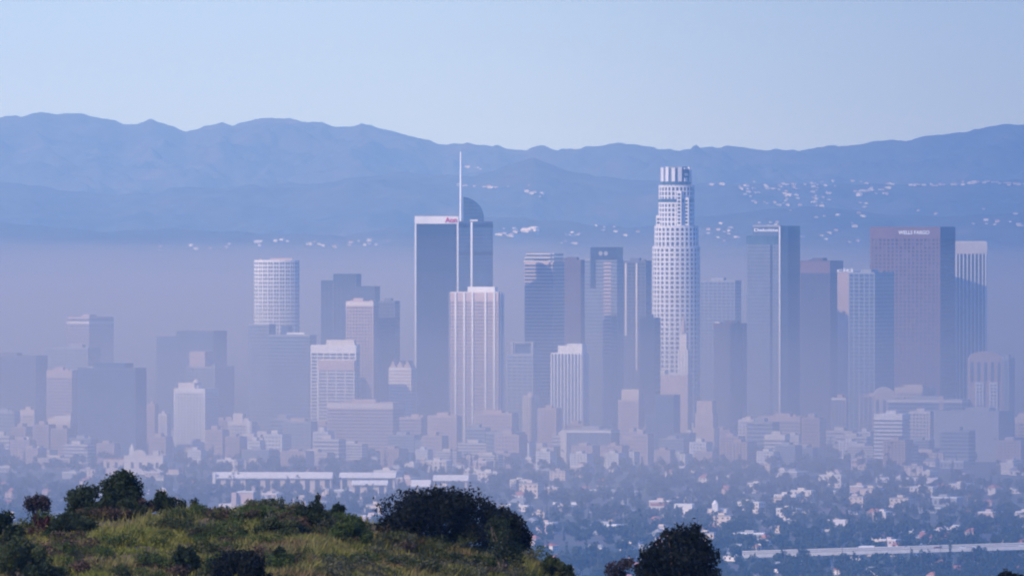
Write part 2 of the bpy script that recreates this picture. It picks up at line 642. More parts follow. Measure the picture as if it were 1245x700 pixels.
class Tower:
    """One building: an Empty at its base; parts are built in its own axes."""
    def __init__(self, name, label, x0, x1, Y, xm=None, dd=None, ang=A0, cat="skyscraper", group=None):
        s = Y / F
        W = (x1 - x0) * s
        if xm is not None:
            self.w = (xm - x0) * s / math.cos(ang)
            self.d = (x1 - xm) * s / math.sin(ang)
        else:
            self.d = dd or 34.0
            ang = 0.0 if ang == A0 else ang
            self.w = (W - self.d * math.sin(ang)) / math.cos(ang)
        self.Y, self.ang, self.s = Y, ang, s
        self.root = thing(name, label, cat, (X((x0 + x1) / 2, Y), Y, 0), -ang, group)
        self.nwin = 0
        FOOT.append((X((x0 + x1) / 2, Y), Y, W / 2 + 4, (self.w * math.sin(ang) + self.d * math.cos(ang)) / 2 + 4))

    def z(self, py):
        return Z(py, self.Y)

    def lx(self, px0, px1, xc):
        """local x range of photo columns on the front face"""
        return [(X(p, self.Y) - self.root.location.x) / math.cos(self.ang) for p in (px0, px1)]

    def front(self, n):
        c, s = math.cos(-self.ang), math.sin(-self.ang)
        return n[0] * s + n[1] * c       # world y component of a local normal

    def shaft(self, poly, z0, z1, m, name="wall"):
        return MB().prism(poly, z0, z1).build(name, m, self.root)

    def cap(self, poly, z1, m, h=1.2):
        """roof slab with a parapet"""
        b = MB()
        b.prism(offset(poly, 0.35), z1 - 0.02, z1 + 0.3)
        for a, c, L, t, n in edges(poly):
            p = ((a[0] + c[0]) / 2 + n[0] * -0.4, (a[1] + c[1]) / 2 + n[1] * -0.4)
            b.obox(p, t, n, L - 0.9, 0.5, z1 + 0.3, z1 + h)
        return b.build("roof", m, self.root)

    def bands(self, poly, z0, z1, fh, bh, m, name="spandrel", proud=0.35, each=True, skip=0):
        n = int((z1 - z0) / fh)
        op = offset(poly, proud)
        all_ = MB()
        for i in range(n + 1):
            zz = z1 - i * fh
            if zz - bh < max(z0, 0.1):
                break
            if each:
                MB().prism(op, zz - bh, zz).build(name, m, self.root)
            else:
                all_.prism(op, zz - bh, zz)
        if not each:
            all_.build(name, m, self.root)

    def piers(self, poly, z0, z1, sp, wid, m, name="pier", proud=0.6, each=True, faces=None, edge=True):
        all_ = MB()
        for k, (a, b, L, t, n) in enumerate(edges(poly)):
            if self.front(n) > 0.3:
                continue
            q = max(1, round(L / sp))
            for i in range(0 if edge else 1, q + (1 if edge else 0)):
                u = min(max(L * i / q, wid / 2 + 0.02), L - wid / 2 - 0.02)
                p = (a[0] + t[0] * u, a[1] + t[1] * u)
                if each:
                    MB().obox(p, t, n, wid, proud, z0, z1).build(name, m, self.root)
                else:
                    all_.obox(p, t, n, wid, proud, z0, z1)
        if not each:
            all_.build(name, m, self.root)

    def grid(self, poly, z0, z1, fh, bh, sp, pw, m, proud=0.5, win=None, maxwin=100):
        """frame of piers and spandrels in front of the shaft, and panes in its openings"""
        g = MB()
        n = int((z1 - z0) / fh)
        op = offset(poly, proud - 0.06)
        for i in range(n + 1):
            zz = z1 - i * fh
            if zz - bh < max(z0, 0.1):
                break
            g.prism(op, zz - bh, zz)
        panes = []
        for a, b, L, t, nn in edges(poly):
            if self.front(nn) > 0.3:
                continue
            q = max(1, round(L / sp))
            for i in range(q + 1):
                u = min(max(L * i / q, pw / 2 + 0.02), L - pw / 2 - 0.02)
                g.obox((a[0] + t[0] * u, a[1] + t[1] * u), t, nn, pw, proud, z0, z1 - 0.05)
            if win is not None:
                for i in range(q):
                    u = L * (i + 0.5) / q
                    for j in range(n):
                        panes.append((round(-(z1 - j * fh)), self.front(nn), a[0] + t[0] * u, a[1] + t[1] * u, t, nn, L / q - pw, z1 - (j + 1) * fh, z1 - j * fh - bh))
        g.build("facade_grid", m, self.root)
        if win is not None:
            panes.sort(key=lambda p: (p[0], p[1]))
            rest = MB()
            prr = random.Random(len(panes))
            for p in panes:
                if p[7] < z0:
                    continue
                if self.nwin < maxwin:
                    MB().obox((p[2], p[3]), p[4], p[5], p[6], 0.08, p[7] + 0.01, p[8] - 0.01).build("window", M['blind'] if prr.random() < 0.16 else win, self.root)
                    self.nwin += 1
                else:
                    rest.obox((p[2], p[3]), p[4], p[5], p[6], 0.08, p[7] + 0.01, p[8] - 0.01, 1 if prr.random() < 0.16 else 0)
            if rest.n:
                tag(rest.build("window", [win, M['blind']], self.root), kind='stuff')

    def block(self, x0, x1, y0, y1, z0, z1, m, name="penthouse"):
        return MB().box(x0, x1, y0, y1, z0, z1).build(name, m, self.root)

    def sign(self, text, x, z, h, m, name="sign", yoff=0.6, maxw=None):
        cu = bpy.data.curves.new(name, 'FONT')
        cu.body = text
        cu.size = h * 1.38
        cu.extrude = 0.25
        cu.offset = h * 0.03
        cu.align_x = 'CENTER'
        cu.materials.append(m)
        o = text_mesh(name, cu, self.root)
        o.location = (x, -self.d / 2 - yoff, z)
        o.rotation_euler = (R(90), 0, 0)
        if maxw:
            xs = [v.co.x for v in o.data.vertices]
            k = maxw / max(max(xs) - min(xs), 0.1)
            o.scale = (k, 1, 1)
        return o


FOOT = []


def mech(t, z, m, fr=0.5, h=4.0):
    """roof plant: a plant room and smaller units"""
    rr = random.Random(int(t.root.location.x * 7 + t.Y))
    w, d = t.w * fr, t.d * fr
    ox = (rr.random() - 0.5) * t.w * 0.25
    t.block(ox - w / 2, ox + w / 2, -d / 2, d / 2, z, z + h, m, "plant_room")
    for i in range(2):
        ux = (rr.random() - 0.5) * t.w * 0.8
        if abs(ux - ox) < w / 2 + 2.2:
            continue
        t.block(ux - 1.6, ux + 1.6, -1.6, 1.6, z, z + 1.6 + rr.random() * 1.5, m, "roof_unit")


# --- simple parametric towers: one call per building
def tower(name, label, x0, xm, x1, yt, Y, style, wall, glass, fh=4.0, bh=1.6, sp=6.0, pw=1.0, crown=0.0, crownm=None, dd=None, mechf=0.36, mechm=None, cat="skyscraper", win=None, proud=0.5, lim=100, low=0.0):
    t = Tower(name, label, x0, x1, Y, xm, dd, cat=cat)
    zt = t.z(yt)
    P = rect(t.w, t.d)
    zc = zt - crown
    t.shaft(P, low, zc, M[glass] if style != 'solid' else M[wall])
    if crown:
        MB().prism(offset(P, 0.45), zc + 0.02, zt).build("crown", M[crownm or wall], t.root)
    t.cap(P, zt, M[wall])
    if style == 'grid':
        t.grid(P, low, zc, fh, bh, sp, pw, M[wall], proud, M[win] if win else None, lim)
    elif style == 'bands':
        t.bands(P, low, zc, fh, bh, M[wall], proud=proud)
    elif style == 'ribs':
        t.piers(P, low, zc, sp, pw, M[wall], proud=proud)
    elif style == 'glass':
        t.bands(P, low, zc, fh, bh, M[wall], "mullion_bands", 0.12, each=False)
        t.piers(P, low, zc, sp, pw, M[wall], "mullions", 0.2, each=False)
    if mechf:
        mech(t, zt + 0.3, M[mechm or wall], mechf)
    return t


# left cluster -----------------------------------------------------------
t = tower("office_tower", "low wide slate blue tower cut by the left frame edge", -30, 45, 58, 433, 10400, 'glass', 'dgrey', 'glass', mechf=0.4)
t = tower("office_tower", "broad grey slab tower behind the pinkish banded block at far left", 55, 108, 122, 423, 10700, 'glass', 'grey', 'glass3', mechf=0.3)
t = tower("office_tower", "faint rose tower with a darker half and a pale crown line, far left", 83, 110, 137, 386, 11600, 'bands', 'rose', 'glass3', fh=4, bh=1.5, mechf=0.3)
P = rect(t.w, t.d)
MB().prism(offset(P, 0.7), t.z(393), t.z(391)).build("crown_line", M['white'], t.root)
tower("office_block", "pinkish banded slab right behind two small beige blocks at far left", 57, 88, 95, 451, 10100, 'bands', 'rose', 'glass3', fh=3.6, bh=2.0, crown=6, cat="office block")
tower("office_block", "narrow beige block with a pale top near the left edge", 25, 42, 46, 499, 9600, 'grid', 'beige', 'win', fh=3.5, bh=1.6, sp=3.5, pw=1.4, crown=4, cat="office block", mechf=0.4)
t = tower("office_block", "beige block with a bright rooftop band left of the dark glass slab", 48, 86, 92, 513, 9560, 'grid', 'beige', 'win', fh=3.5, bh=1.5, sp=4, pw=1.5, crown=3, cat="office block", win='win', lim=60)
t.block(-t.w * 0.05, t.w * 0.5, -t.d * 0.4, t.d * 0.4, t.z(512), t.z(505), M['offwhite'])
tower("office_block", "plain grey block touching the left frame edge below the slate tower", -12, 18, 25, 501, 9700, 'bands', 'grey', 'glass3', cat="office block")
# dark glass slab
t = Tower("glass_tower", "dark glass slab with a stepped blue roof block left of the hotel", 94, 178, 9480, 166)
zt = t.z(448)
P = rect(t.w, t.d)
t.shaft(P, 0, zt, M['glass2'])
t.bands(P, 0, zt, 4.2, 0.9, M['dgrey'], "mullion_bands", 0.12, each=False)
t.piers(P, 0, zt, 7, 0.5, M['dgrey'], "mullions", 0.2, each=False)
t.cap(P, zt, M['dgrey'])
a, b = t.lx(120, 157, 0)
t.block(a, b, -t.d * 0.4, t.d * 0.4, zt + 0.3, t.z(441), M['glass2'], "roof_block")
a, b = t.lx(112, 118, 0)
t.block(a, b, -t.d * 0.45, -t.d * 0.2, zt + 0.3, t.z(446), M['signwhite'], "roof_unit")
# dark stepped pair + rose box
t = Tower("office_tower", "dark three step tower behind the white hotel", 190, 283, 10900, 268)
for (a_, b_, yt) in ((190, 222, 410), (222, 268, 403)):
    a, b = t.lx(a_, b_, 0)
    a, b = a - (t.d / 2 * math.tan(t.ang) if 0 else 0), b
    poly = [(max(a, -t.w / 2) + 0.01, -t.d / 2), (min(b, t.w / 2), -t.d / 2), (min(b, t.w / 2), t.d / 2), (max(a, -t.w / 2) + 0.01, t.d / 2)]
    t.shaft(poly, 0, t.z(yt), M['glass2'])
    t.bands(poly, 0, t.z(yt), 4.2, 1.0, M['dgrey'], "mullion_bands", 0.13, each=False)
    t.piers(poly, 0, t.z(yt), 6, 0.5, M['dgrey'], "mullions", 0.2, each=False)
    t.cap(poly, t.z(yt), M['dgrey'])
t = tower("office_tower", "gridded blue tower crowned by a square rose box", 228, 262, 284, 446, 10500, 'grid', 'grey', 'glass2', fh=4, bh=1.2, sp=5, pw=1.0)
a, b = t.lx(240, 259, 0)
t.block(a, b, -t.d * 0.42, 0, t.z(445.7), t.z(427), M['rose'], "roof_box")
# hotel
t = tower("hotel", "white hotel slab with two columns of windows and a domed penthouse", 212, 250, 265, 473, 9750, 'grid', 'white', 'glass3', fh=3.2, bh=1.4, sp=3.6, pw=1.6, crown=3, cat="hotel", win='win')
a, b = t.lx(221, 241, 0)
t.block(a, b, -t.d * 0.3, t.d * 0.3, t.z(472.7), t.z(465), M['offwhite'])
MB().prism(ngon(3.6, 3.6, 14), t.z(465) + 0.02, t.z(461), top=ngon(1.6, 1.6, 14)).build("dome", M['offwhite'], t.root)
tower("apartment_block", "small pale block between the dark slab and the hotel", 179, 188, 192, 492, 9800, 'grid', 'rose', 'win', fh=3.3, bh=1.6, sp=3, pw=1.2, cat="apartment block")
tower("apartment_block", "squat pale block at the foot of the dark slab's right side", 193, 203, 207, 504, 9700, 'grid', 'offwhite', 'win', fh=3.3, bh=1.6, sp=3, pw=1.4, cat="apartment block")
t = tower("office_block", "white gridded block with a bright right rib and penthouse, right of the hotel", 278, 306, 312, 513, 9560, 'grid', 'offwhite', 'glass3', fh=3.5, bh=1.4, sp=3.2, pw=1.2, crown=2, cat="office block", win='win', lim=60)
a, b = t.lx(285, 297, 0)
t.block(a, b, -t.d * 0.3, t.d * 0.3, t.z(512.7), t.z(502), M['offwhite'])
a, b = t.lx(305, 309, 0)
t.block(a - 1, b - 1.2, -t.d / 2 - 1.2, -t.d / 2 + 0.5, 0, t.z(511), M['white'], "rib")
# rounded white gridded tower
Yr = 10800
t = Tower("hotel_tower", "bright white rounded tower with rows of small windows, left part of skyline", 309, 364, Yr, dd=34)
zt = t.z(317)
rx = t.w / 2
P = ngon(rx, 17, 24, R(7.5))
t.shaft(P, 0, zt, M['glass3'])
t.grid(P, t.z(470), zt, 4.6, 1.7, 3.4, 0.75, M['white'], 0.4, M['win'])
t.cap(P, zt, M['white'], 1.0)
mech(t, zt + 0.3, M['rose'], 0.5, 3)
# grey blue block in front of it
t = Tower("office_tower", "grey blue tower with a white roof sign in front of the rounded white tower", 302, 388, 10300, 380)
for (a_, b_, yt, mm) in ((302, 331, 395, 'glass3'), (331, 381, 408, 'glass2')):
    a, b = t.lx(a_, b_, 0)
    a, b = max(a, -t.w / 2) + (0.02 if a_ > 310 else 0), min(b, t.w / 2)
    poly = [(a, -t.d / 2), (b, -t.d / 2), (b, t.d / 2), (a, t.d / 2)]
    t.shaft(poly, 0, t.z(yt), M[mm])
    t.bands(poly, 0, t.z(yt), 4, 1.0, M['grey'], "mullion_bands", 0.12, each=False)
    t.cap(poly, t.z(yt), M['grey'])
a, b = t.lx(353, 375, 0)
t.block(a, b, -t.d / 2 - 0.6, -t.d / 2 + 1, t.z(407.5) + 1.4, t.z(404), M['signwhite'], "sign")
a, b = t.lx(345, 353, 0)
t.block(a, b, -t.d * 0.3, t.d * 0.3, t.z(408) + 0.3, t.z(396), M['glass2'], "plant_room")
# dark stepped tower
t = Tower("glass_tower", "dark blue tower with stepped shoulders behind the pale crowned grid block", 390, 462, 10700, 456)
w2 = t.w / 2
for (a_, b_, yt) in ((390, 408, 342), (408, 436, 334), (436, 470, 349)):
    a, b = t.lx(a_, b_, 0)
    a, b = max(a, -w2) + 0.01, min(b, w2)
    poly = [(a, -t.d / 2), (b, -t.d / 2), (b, t.d / 2), (a, t.d / 2)]
    t.shaft(poly, 0, t.z(yt), M['black'])
    t.bands(poly, 0, t.z(yt), 4, 1.0, M['glass2'], "mullion_bands", 0.1, each=False)
    t.piers(poly, 0, t.z(yt), 5, 0.5, M['dgrey'], "mullions", 0.2, each=False)
    t.cap(poly, t.z(yt), M['black'])
tower("office_tower", "pale grid tower with a light crown standing before the dark stepped tower", 421, 454, 460, 367, 10350, 'grid', 'rose', 'glass3', fh=3.8, bh=1.5, sp=3.6, pw=1.2, crown=4, crownm='offwhite', win='win')
tower("glass_tower", "narrow dark tower right beside the pale crowned grid tower", 459, 480, 486, 367, 10380, 'glass', 'dgrey', 'glass', mechf=0.4)
# white grid block
t = Tower("office_block", "white gridded block with a blank cream panel and lit roof edge, centre left", 378, 437, 9850, 433, cat="office block")
zt = t.z(419)
P = rect(t.w, t.d)
t.shaft(P, 0, zt - 8, M['glass3'])
MB().prism(offset(P, 0.5), zt - 7.98, zt).build("crown", M['white'], t.root)
t.grid(P, 0, zt - 8, 3.7, 1.3, 8.0, 1.0, M['white'], 0.6, M['win'])
a, b = t.lx(392, 437, 0)
b = t.w / 2 + 0.9
yb = -t.d / 2
MB().box(a, b, yb - 6, yb - 0.8, 0, t.z(438)).build("front_wing", M['glass3'], t.root)
MB().box(a - 0.4, b + 0.4, yb - 6.5, yb - 0.8, t.z(450), t.z(437.5)).build("blank_panel", M['rose'], t.root)
for i in range(18):
    zz = t.z(450) - i * 3.7
    if zz > 2:
        MB().box(a - 0.2, b + 0.2, yb - 6.35, yb - 0.8, zz - 2.9, zz - 1.4).build("spandrel", M['offwhite'], t.root)
for k in range(5):
    xx = a + (b - a) * k / 4
    MB().box(xx - 0.5, xx + 0.5, yb - 6.6, yb - 6.0, 0, t.z(450) - 0.1).build("pier", M['white'], t.root)
a, b = t.lx(398, 432, 0)
t.block(a, b, -t.d * 0.3, t.d * 0.3, zt, t.z(413), M['offwhite'])
# podium
t = tower("parking_structure", "long low banded podium at the foot of the white gridded block", 398, 478, 492, 490, 9700, 'bands', 'rose', 'glass3', fh=3.6, bh=1.7, crown=5, crownm='offwhite', cat="parking structure")
# zigzag crown
t = tower("office_block", "pale banded block with a zigzag gable crown left of the black tower", 473, 500, 506, 448, 9900, 'bands', 'white', 'rose', fh=3.6, bh=1.9, cat="office block")
for k in range(3):
    xx = -t.w / 2 + t.w * (k + 0.5) / 3
    ww = t.w / 6 - 0.2
    b = MB()
    zt = t.z(448) + 0.3
    b.add([(xx - ww, -t.d / 2, zt), (xx + ww, -t.d / 2, zt), (xx, -t.d / 2, t.z(438)), (xx - ww, t.d / 2, zt), (xx + ww, t.d / 2, zt), (xx, t.d / 2, t.z(438))],
          [(0, 1, 2), (5, 4, 3), (0, 2, 5, 3), (1, 4, 5, 2), (0, 3, 4, 1)])
    b.build("gable", M['rose'], t.root)
# black tower with white band
t = Tower("black_tower", "black tower with white corner edges and a white crown band lettered in red", 505, 557, 10000, dd=40)
zt, zc = t.z(263), t.z(272)
P = rect(t.w, t.d)
t.shaft(P, 0, zc, M['black'])
t.bands(P, 0, zc, 4.0, 1.2, M['glass2'], "mullion_bands", 0.1, each=False)
t.piers(P, 0, zc, 1.9, 0.25, M['dgrey'], "mullions", 0.25, each=False, edge=False)
for sx in (-1, 1):
    for sy in (-1, 1):
        MB().box(*sorted((sx * (t.w / 2 + 0.5), sx * (t.w / 2 - 1.3))), *sorted((sy * (t.d / 2 + 0.5), sy * (t.d / 2 - 1.3))), 0, zc - 0.02).build("corner_edge", M['white'], t.root)
MB().prism(offset(P, 0.6), zc, zt).build("crown_band", M['white'], t.root)
t.cap(P, zt, M['roofgrey'])
a, b = t.lx(541.5, 556, 0)
t.sign("Aon", (a + b) / 2, t.z(270.2), 5.6, M['signred'], "sign", 0.95, maxw=b - a)
# sail-crowned glass tower with spire
t = Tower("spire_tower", "tall blue glass tower with a curved sail crown and white needle spire", 546, 599, 10200, dd=42)
zt = t.z(269)
P = rect(t.w, t.d)
t.shaft(P, 0, zt, M['glass2'])
t.bands(P, 0, zt, 4.3, 0.7, M['dgrey'], "mullion_bands", 0.12, each=False)
t.piers(P, 0, zt, 3.4, 0.3, M['dgrey'], "mullions", 0.2, each=False)
for yy in (306, 272):
    MB().prism(offset(P, 0.3), t.z(yy + 4), t.z(yy)).build("dark_band", M['black'], t.root)
x0, x1 = t.lx(563.5, 588.5, 0)
pts = []
for i in range(13):
    a = math.pi / 2 * i / 12
    pts.append((x0 + (x1 - x0) * (math.sin(a) ** 1.25), zt + (t.z(239.5) - zt) * (math.cos(a) ** 0.75)))
b = MB()
k = len(pts)
prof = [(x0, zt)] + pts
k = len(prof)
b.add([(p[0], -t.d * 0.32, p[1]) for p in prof] + [(p[0], t.d * 0.32, p[1]) for p in prof],
      [tuple(reversed(range(k))), tuple(range(k, 2 * k))] + [(i, (i + 1) % k, k + (i + 1) % k, k + i) for i in range(k)])
sail = b.build("sail_crown", M['glass2'], t.root)
bb = MB()
for i in range(0, 6):
    zz = zt + (t.z(240) - zt) * (i + 0.6) / 6.6
    xe = max(p[0] for p in pts if p[1] >= zz - 0.5)
    bb.box(x0 - 0.1, xe - 0.6, -t.d * 0.32 - 0.15, -t.d * 0.32 + 0.1, zz, zz + 0.5)
bb.build("mullion_bands", M['dgrey'], sail)
a, b_ = t.lx(559.0, 561.6, 0)
xs = (a + b_) / 2
MB().tube([(xs, -t.d * 0.25, zt), (xs, -t.d * 0.25, t.z(230)), (xs, -t.d * 0.25, t.z(184.5))], [1.35, 1.2, 0.75], 10).build("spire", M['signwhite'], t.root)
a, b_ = t.lx(572.2, 574.6, 0)
MB().box(a, b_, -t.d / 2 - 0.8, -t.d / 2 + 0.2, 4, t.z(270)).build("light_strip", M['signwhite'], t.root)
a, b_ = t.lx(571.5, 581, 0)
MB().box(a, b_, -t.d / 2 - 0.6, -t.d / 2 + 3, zt + 0.1, zt + 1.8).build("parapet_unit", M['white'], t.root)
# ribbed white tower
t = Tower("ribbed_tower", "white tower with bold vertical ribs and a bright rooftop block, before the black tower", 547, 612, 9800, 606)
zt = t.z(356)
P = rect(t.w, t.d)
t.shaft(P, 0, zt - 8, M['glass3'])
MB().prism(offset(P, 0.25), zt - 8, zt).build("crown", M['rose'], t.root)
t.grid(P, 0, zt - 8.1, 3.7, 1.5, 2.4, 0.8, M['rose'], 0.3, M['win'], 100)
for px_ in (548.5, 557.5, 568, 578, 594, 604.5):
    a, b_ = t.lx(px_ - 1.1, px_ + 1.1, 0)
    MB().box(max(a, -t.w / 2 - .2), min(b_, t.w / 2 + .2), -t.d / 2 - 1.6, -t.d / 2 + 0.1, 0, zt + 0.5).build("rib", M['white'], t.root)
for fy in (0.3, 0.85):
    MB().box(t.w / 2 + 0.26, t.w / 2 + 1.5, -t.d / 2 + t.d * fy - 1, -t.d / 2 + t.d * fy + 1, 0, zt + 0.5).build("rib", M['white'], t.root)
t.cap(P, zt, M['offwhite'])
a, b_ = t.lx(571, 604, 0)
t.block(a, b_, -t.d * 0.4, t.d * 0.2, zt + 0.31, t.z(348.5), M['white'], "penthouse")
# banded pair
t = tower("banded_tower", "grey tower with fine horizontal bands and a tiered white roof, right of the spire", 638, 672, 686, 320, 10300, 'bands', 'rose', 'glass2', fh=4, bh=1.5)
for k, yy in enumerate((317, 312.5, 308)):
    a, b_ = t.lx(643 + k * 1.5, 683 - k, 0)
    b_ = min(b_, t.w / 2)
    MB().box(a, b_, -t.d * 0.42, t.d * 0.42, t.z(yy + 3), t.z(yy + 1.4)).build("roof_tier", M['glass2'], t.root)
    MB().box(a - 0.5, b_ + 0.5, -t.d * 0.44, t.d * 0.44, t.z(yy + 1.4) + 0.01, t.z(yy)).build("roof_edge", M['offwhite'], t.root)
tower("brown_tower", "plain brown violet tower behind the finely banded tower", 672, 706, 713, 317, 10600, 'glass', 'brown', 'brown', fh=4, bh=1.5, crown=9, crownm='brown')
# framed top
t = tower("office_block", "blue block with an open pale frame on its roof, left of the small ribbed tower", 616, 648, 656, 431, 10000, 'glass', 'grey', 'glass2', cat="office block")
a, b_ = t.lx(625, 656, 0)
b_ = t.w / 2
for p0, p1, za, zb in ((a, a + 2.6, 431, 415), (b_ - 2.6, b_, 431, 415), (a + 2.6, b_ - 2.6, 417, 415.2)):
    MB().box(p0 + 0.01, p1 - 0.01, -t.d * 0.5 + 0.3, -t.d * 0.5 + 3, t.z(za) + 0.3, t.z(zb)).build("roof_frame", M['grey'], t.root)
t.block(a + 2.7, b_ - 2.7, -t.d * 0.2, t.d * 0.4, t.z(431) + 0.3, t.z(418), M['glass2'], "plant_room")
# small ribbed tower
t = tower("ribbed_tower", "slim white ribbed block with a bright rooftop box, right of the framed roof", 670, 707, 715, 430, 9700, 'ribs', 'white', 'glass3', sp=4.1, pw=1.3, proud=1.0, cat="office tower")
a, b_ = t.lx(682, 712, 0)
b_ = t.w / 2 + 0.2
t.block(a, a + (b_ - a) * 0.38, -t.d * 0.45, t.d * 0.2, t.z(430) + 0.31, t.z(420), M['white'], "penthouse")
t.block(a + (b_ - a) * 0.38, b_, -t.d * 0.45, t.d * 0.2, t.z(430) + 0.31, t.z(417.5), M['white'], "penthouse")
# dark twin with crown
t = Tower("crowned_tower", "slate tower with a dark logo crown, a pale banded strip and shoulder steps", 711, 758, 10400, 750)
P = rect(t.w, t.d)
zs = t.z(316)
t.shaft(P, 0, zs, M['glass3'])
t.bands(P, 0, zs, 4.2, 1.0, M['grey'], "mullion_bands", 0.12, each=False)
t.cap(P, zs, M['grey'])
a, b_ = t.lx(722, 757, 0)
b_ = t.w / 2 - 0.3
MB().box(a, b_, -t.d / 2 - 0.4, t.d / 2 - 0.5, zs + 0.01, t.z(300.5)).build("crown", M['glass'], t.root)
a, b_ = t.lx(722, 728, 0)
MB().box(a, b_, -t.d / 2 - 0.9, -t.d / 2 + 0.1, t.z(350), zs).build("shoulder", M['glass'], t.root)
a, b_ = t.lx(731, 744, 0)
for k in range(2):
    MB().add([(a + (b_ - a) * (0.25 + 0.5 * k) + 2.6 * math.cos(q * .6283), -t.d / 2 - 0.55, t.z(308) + 2.6 * math.sin(q * .6283)) for q in range(10)], [tuple(range(10))]).build("logo", M['grey'], t.root)
a, b_ = t.lx(738, 747, 0)
for i in range(50):
    zz = t.z(319) - i * 4.2
    if zz > 4:
        MB().box(a, b_, -t.d / 2 - 0.5, -t.d / 2 + 0.1, zz - 2.2, zz).build("balcony_band", M['rose'], t.root)
t = tower("glass_tower", "dark tower with two thin white vertical lines left of the round white tower", 757, 785, 792, 318, 10500, 'glass', 'dgrey', 'glass', mechf=0.4)
for px_, yb in ((764.5, 408), (777.5, 450)):
    a, b_ = t.lx(px_ - 1, px_ + 1, 0)
    MB().box(a, b_, -t.d / 2 - 0.7, -t.d / 2 + 0.1, t.z(yb), t.z(320)).build("edge_strip", M['offwhite'], t.root)
tower("glass_tower", "dark block masking the lower left side of the round white tower", 778, 796, 803, 387, 10050, 'glass', 'black', 'glass')

# round white tower with setbacks -----------------------------------------
Yb = 10200
t = Tower("round_tower", "tallest white round tower with setbacks and a glazed crown of upright panels", 791, 853, Yb, dd=56, ang=R(12))
s = t.s


def stage(px0, px1, yt, yb, k=28, grid=True, win=True, sp=4.2):
    r = (px1 - px0) / 2 * s
    cx = ((px0 + px1) / 2 - 822) * s
    P = [(p[0] + cx, p[1]) for p in ngon(r, r * 0.92, k, math.pi / k)]
    t.shaft(P, max(t.z(yb), 0), t.z(yt), M['glass3'])
    t.cap(P, t.z(yt), M['white'], 0.8)
    return P


P1 = stage(793.5, 851, 300, 600)
t.grid(P1, 0, t.z(300.2), 5.2, 2.0, 6.4, 1.25, M['white'], 0.5, M['win'], 0)
P2 = stage(796, 849, 275, 300)
t.grid(P2, t.z(299.8) + 0.3, t.z(275.2), 5.2, 1.9, 6.2, 1.2, M['white'], 0.5, M['win'], 40)
P3 = stage(801, 844, 226, 275)
t.grid(P3, t.z(274.8) + 0.3, t.z(246), 5.2, 1.9, 5.6, 0.95, M['white'], 0.5, M['win'], 80)
MB().prism(offset(P3, 0.7), t.z(245.8), t.z(242.5)).build("ring_band", M['teal'], t.root)
t.grid(P3, t.z(242), t.z(226.3), 5.2, 1.4, 5.6, 0.9, M['white'], 0.5, M['win'], 100)
# projecting bays that break the round shaft
for px_, yt_ in ((800, 262), (828, 232), (836, 240)):
    xx = (px_ + 2 - 822) * s
    yy = -math.sqrt(max(1, (22.5 * s) ** 2 * 0.9 - xx * xx)) - 2.5
    bay = MB().box(xx - 2.6, xx + 2.6, yy, 0, t.z(300) + 2.5, t.z(yt_)).build("bay", M['white'], t.root)
    for j in range(int((t.z(yt_) - t.z(300)) / 4) - 1):
        zz = t.z(yt_) - 3 - j * 4
        if zz - 2.4 > t.z(299):
            MB().box(xx - 1.5, xx + 1.5, yy - 0.1, yy + 0.2, zz - 2.4, zz).build("window", M['win'], bay)
P4 = [(p[0], p[1]) for p in ngon(18.6 * s, 17.2 * s, 32, math.pi / 32)]
MB().prism(offset(P4, -0.8), t.z(226) + 0.2, t.z(205)).build("crown_drum", M['glass3'], t.root)
MB().prism(offset(P4, 0.7), t.z(224.5), t.z(221)).build("ring_band", M['teal'], t.root)
for i in range(14):
    a = 2 * math.pi * (i + 0.5) / 14
    n = (math.cos(a), math.sin(a))
    p = (n[0] * 17.8 * s * 0.96, n[1] * 17.8 * s * 0.93)
    MB().obox(p, (-n[1], n[0]), n, 4.0, 1.6, t.z(220.8), t.z(204) + (0.8 if i % 2 else 0)).build("crown_panel", M['white'], t.root)
MB().prism(ngon(13, 12, 24), t.z(205) + 0.02, t.z(202.8)).build("helipad", M['roofgrey'], t.root)
cu = bpy.data.curves.new("crown_sign", 'FONT')
cu.body = "us"
cu.size, cu.extrude, cu.align_x = 6.0, 0.2, 'CENTER'
cu.materials.append(M['signwhite'])
so = text_mesh("crown_sign", cu, t.root)
a = R(-38)
so.location = (math.cos(a) * 19.2 * s, math.sin(a) * 19.2 * s, t.z(214))
so.rotation_euler = (R(90), 0, a + R(90))
MB().obox((math.cos(a) * 18.1 * s, math.sin(a) * 18.1 * s), (-math.sin(a), math.cos(a)), (math.cos(a), math.sin(a)), 8, 0.9, t.z(216), t.z(206)).build("sign_board", M['black'], t.root)

# buildings standing before it
t = Tower("art_deco_tower", "slender pale spired tower in front of the round tower's lower right", 803, 841, 9850, 836, cat="tower")
P = rect(t.w, t.d)
t.shaft(P, 0, t.z(456), M['rose'])
t.cap(P, t.z(456), M['offwhite'])
a, b_ = t.lx(826, 839, 0)
b_ = min(b_, t.w / 2)
t.block(a, b_, -t.d / 2 + 0.3, t.d * 0.2, t.z(456) + 0.31, t.z(425), M['offwhite'], "upper_stage")
t.block(a + 2, b_ - 2, -t.d / 2 + 0.9, t.d * 0.1, t.z(425) + 0.01, t.z(405), M['offwhite'], "upper_stage")
xx = (a + b_) / 2
MB().tube([(xx, -t.d * 0.3, t.z(405)), (xx, -t.d * 0.3, t.z(395)), (xx, -t.d * 0.3, t.z(383))], [3.0, 2.2, 0.4], 8).build("spire", M['rose'], t.root)
for k in range(3):
    xa = a + (b_ - a) * (0.15 + 0.3 * k)
    MB().box(xa - 0.5, xa + 0.5, -t.d / 2 - 0.3, -t.d / 2 + 0.3, t.z(455) + 0.4, t.z(425.5)).build("fin", M['white'], t.root)
for k in range(2):
    a, b_ = t.lx(803 + 0, 808, 0)
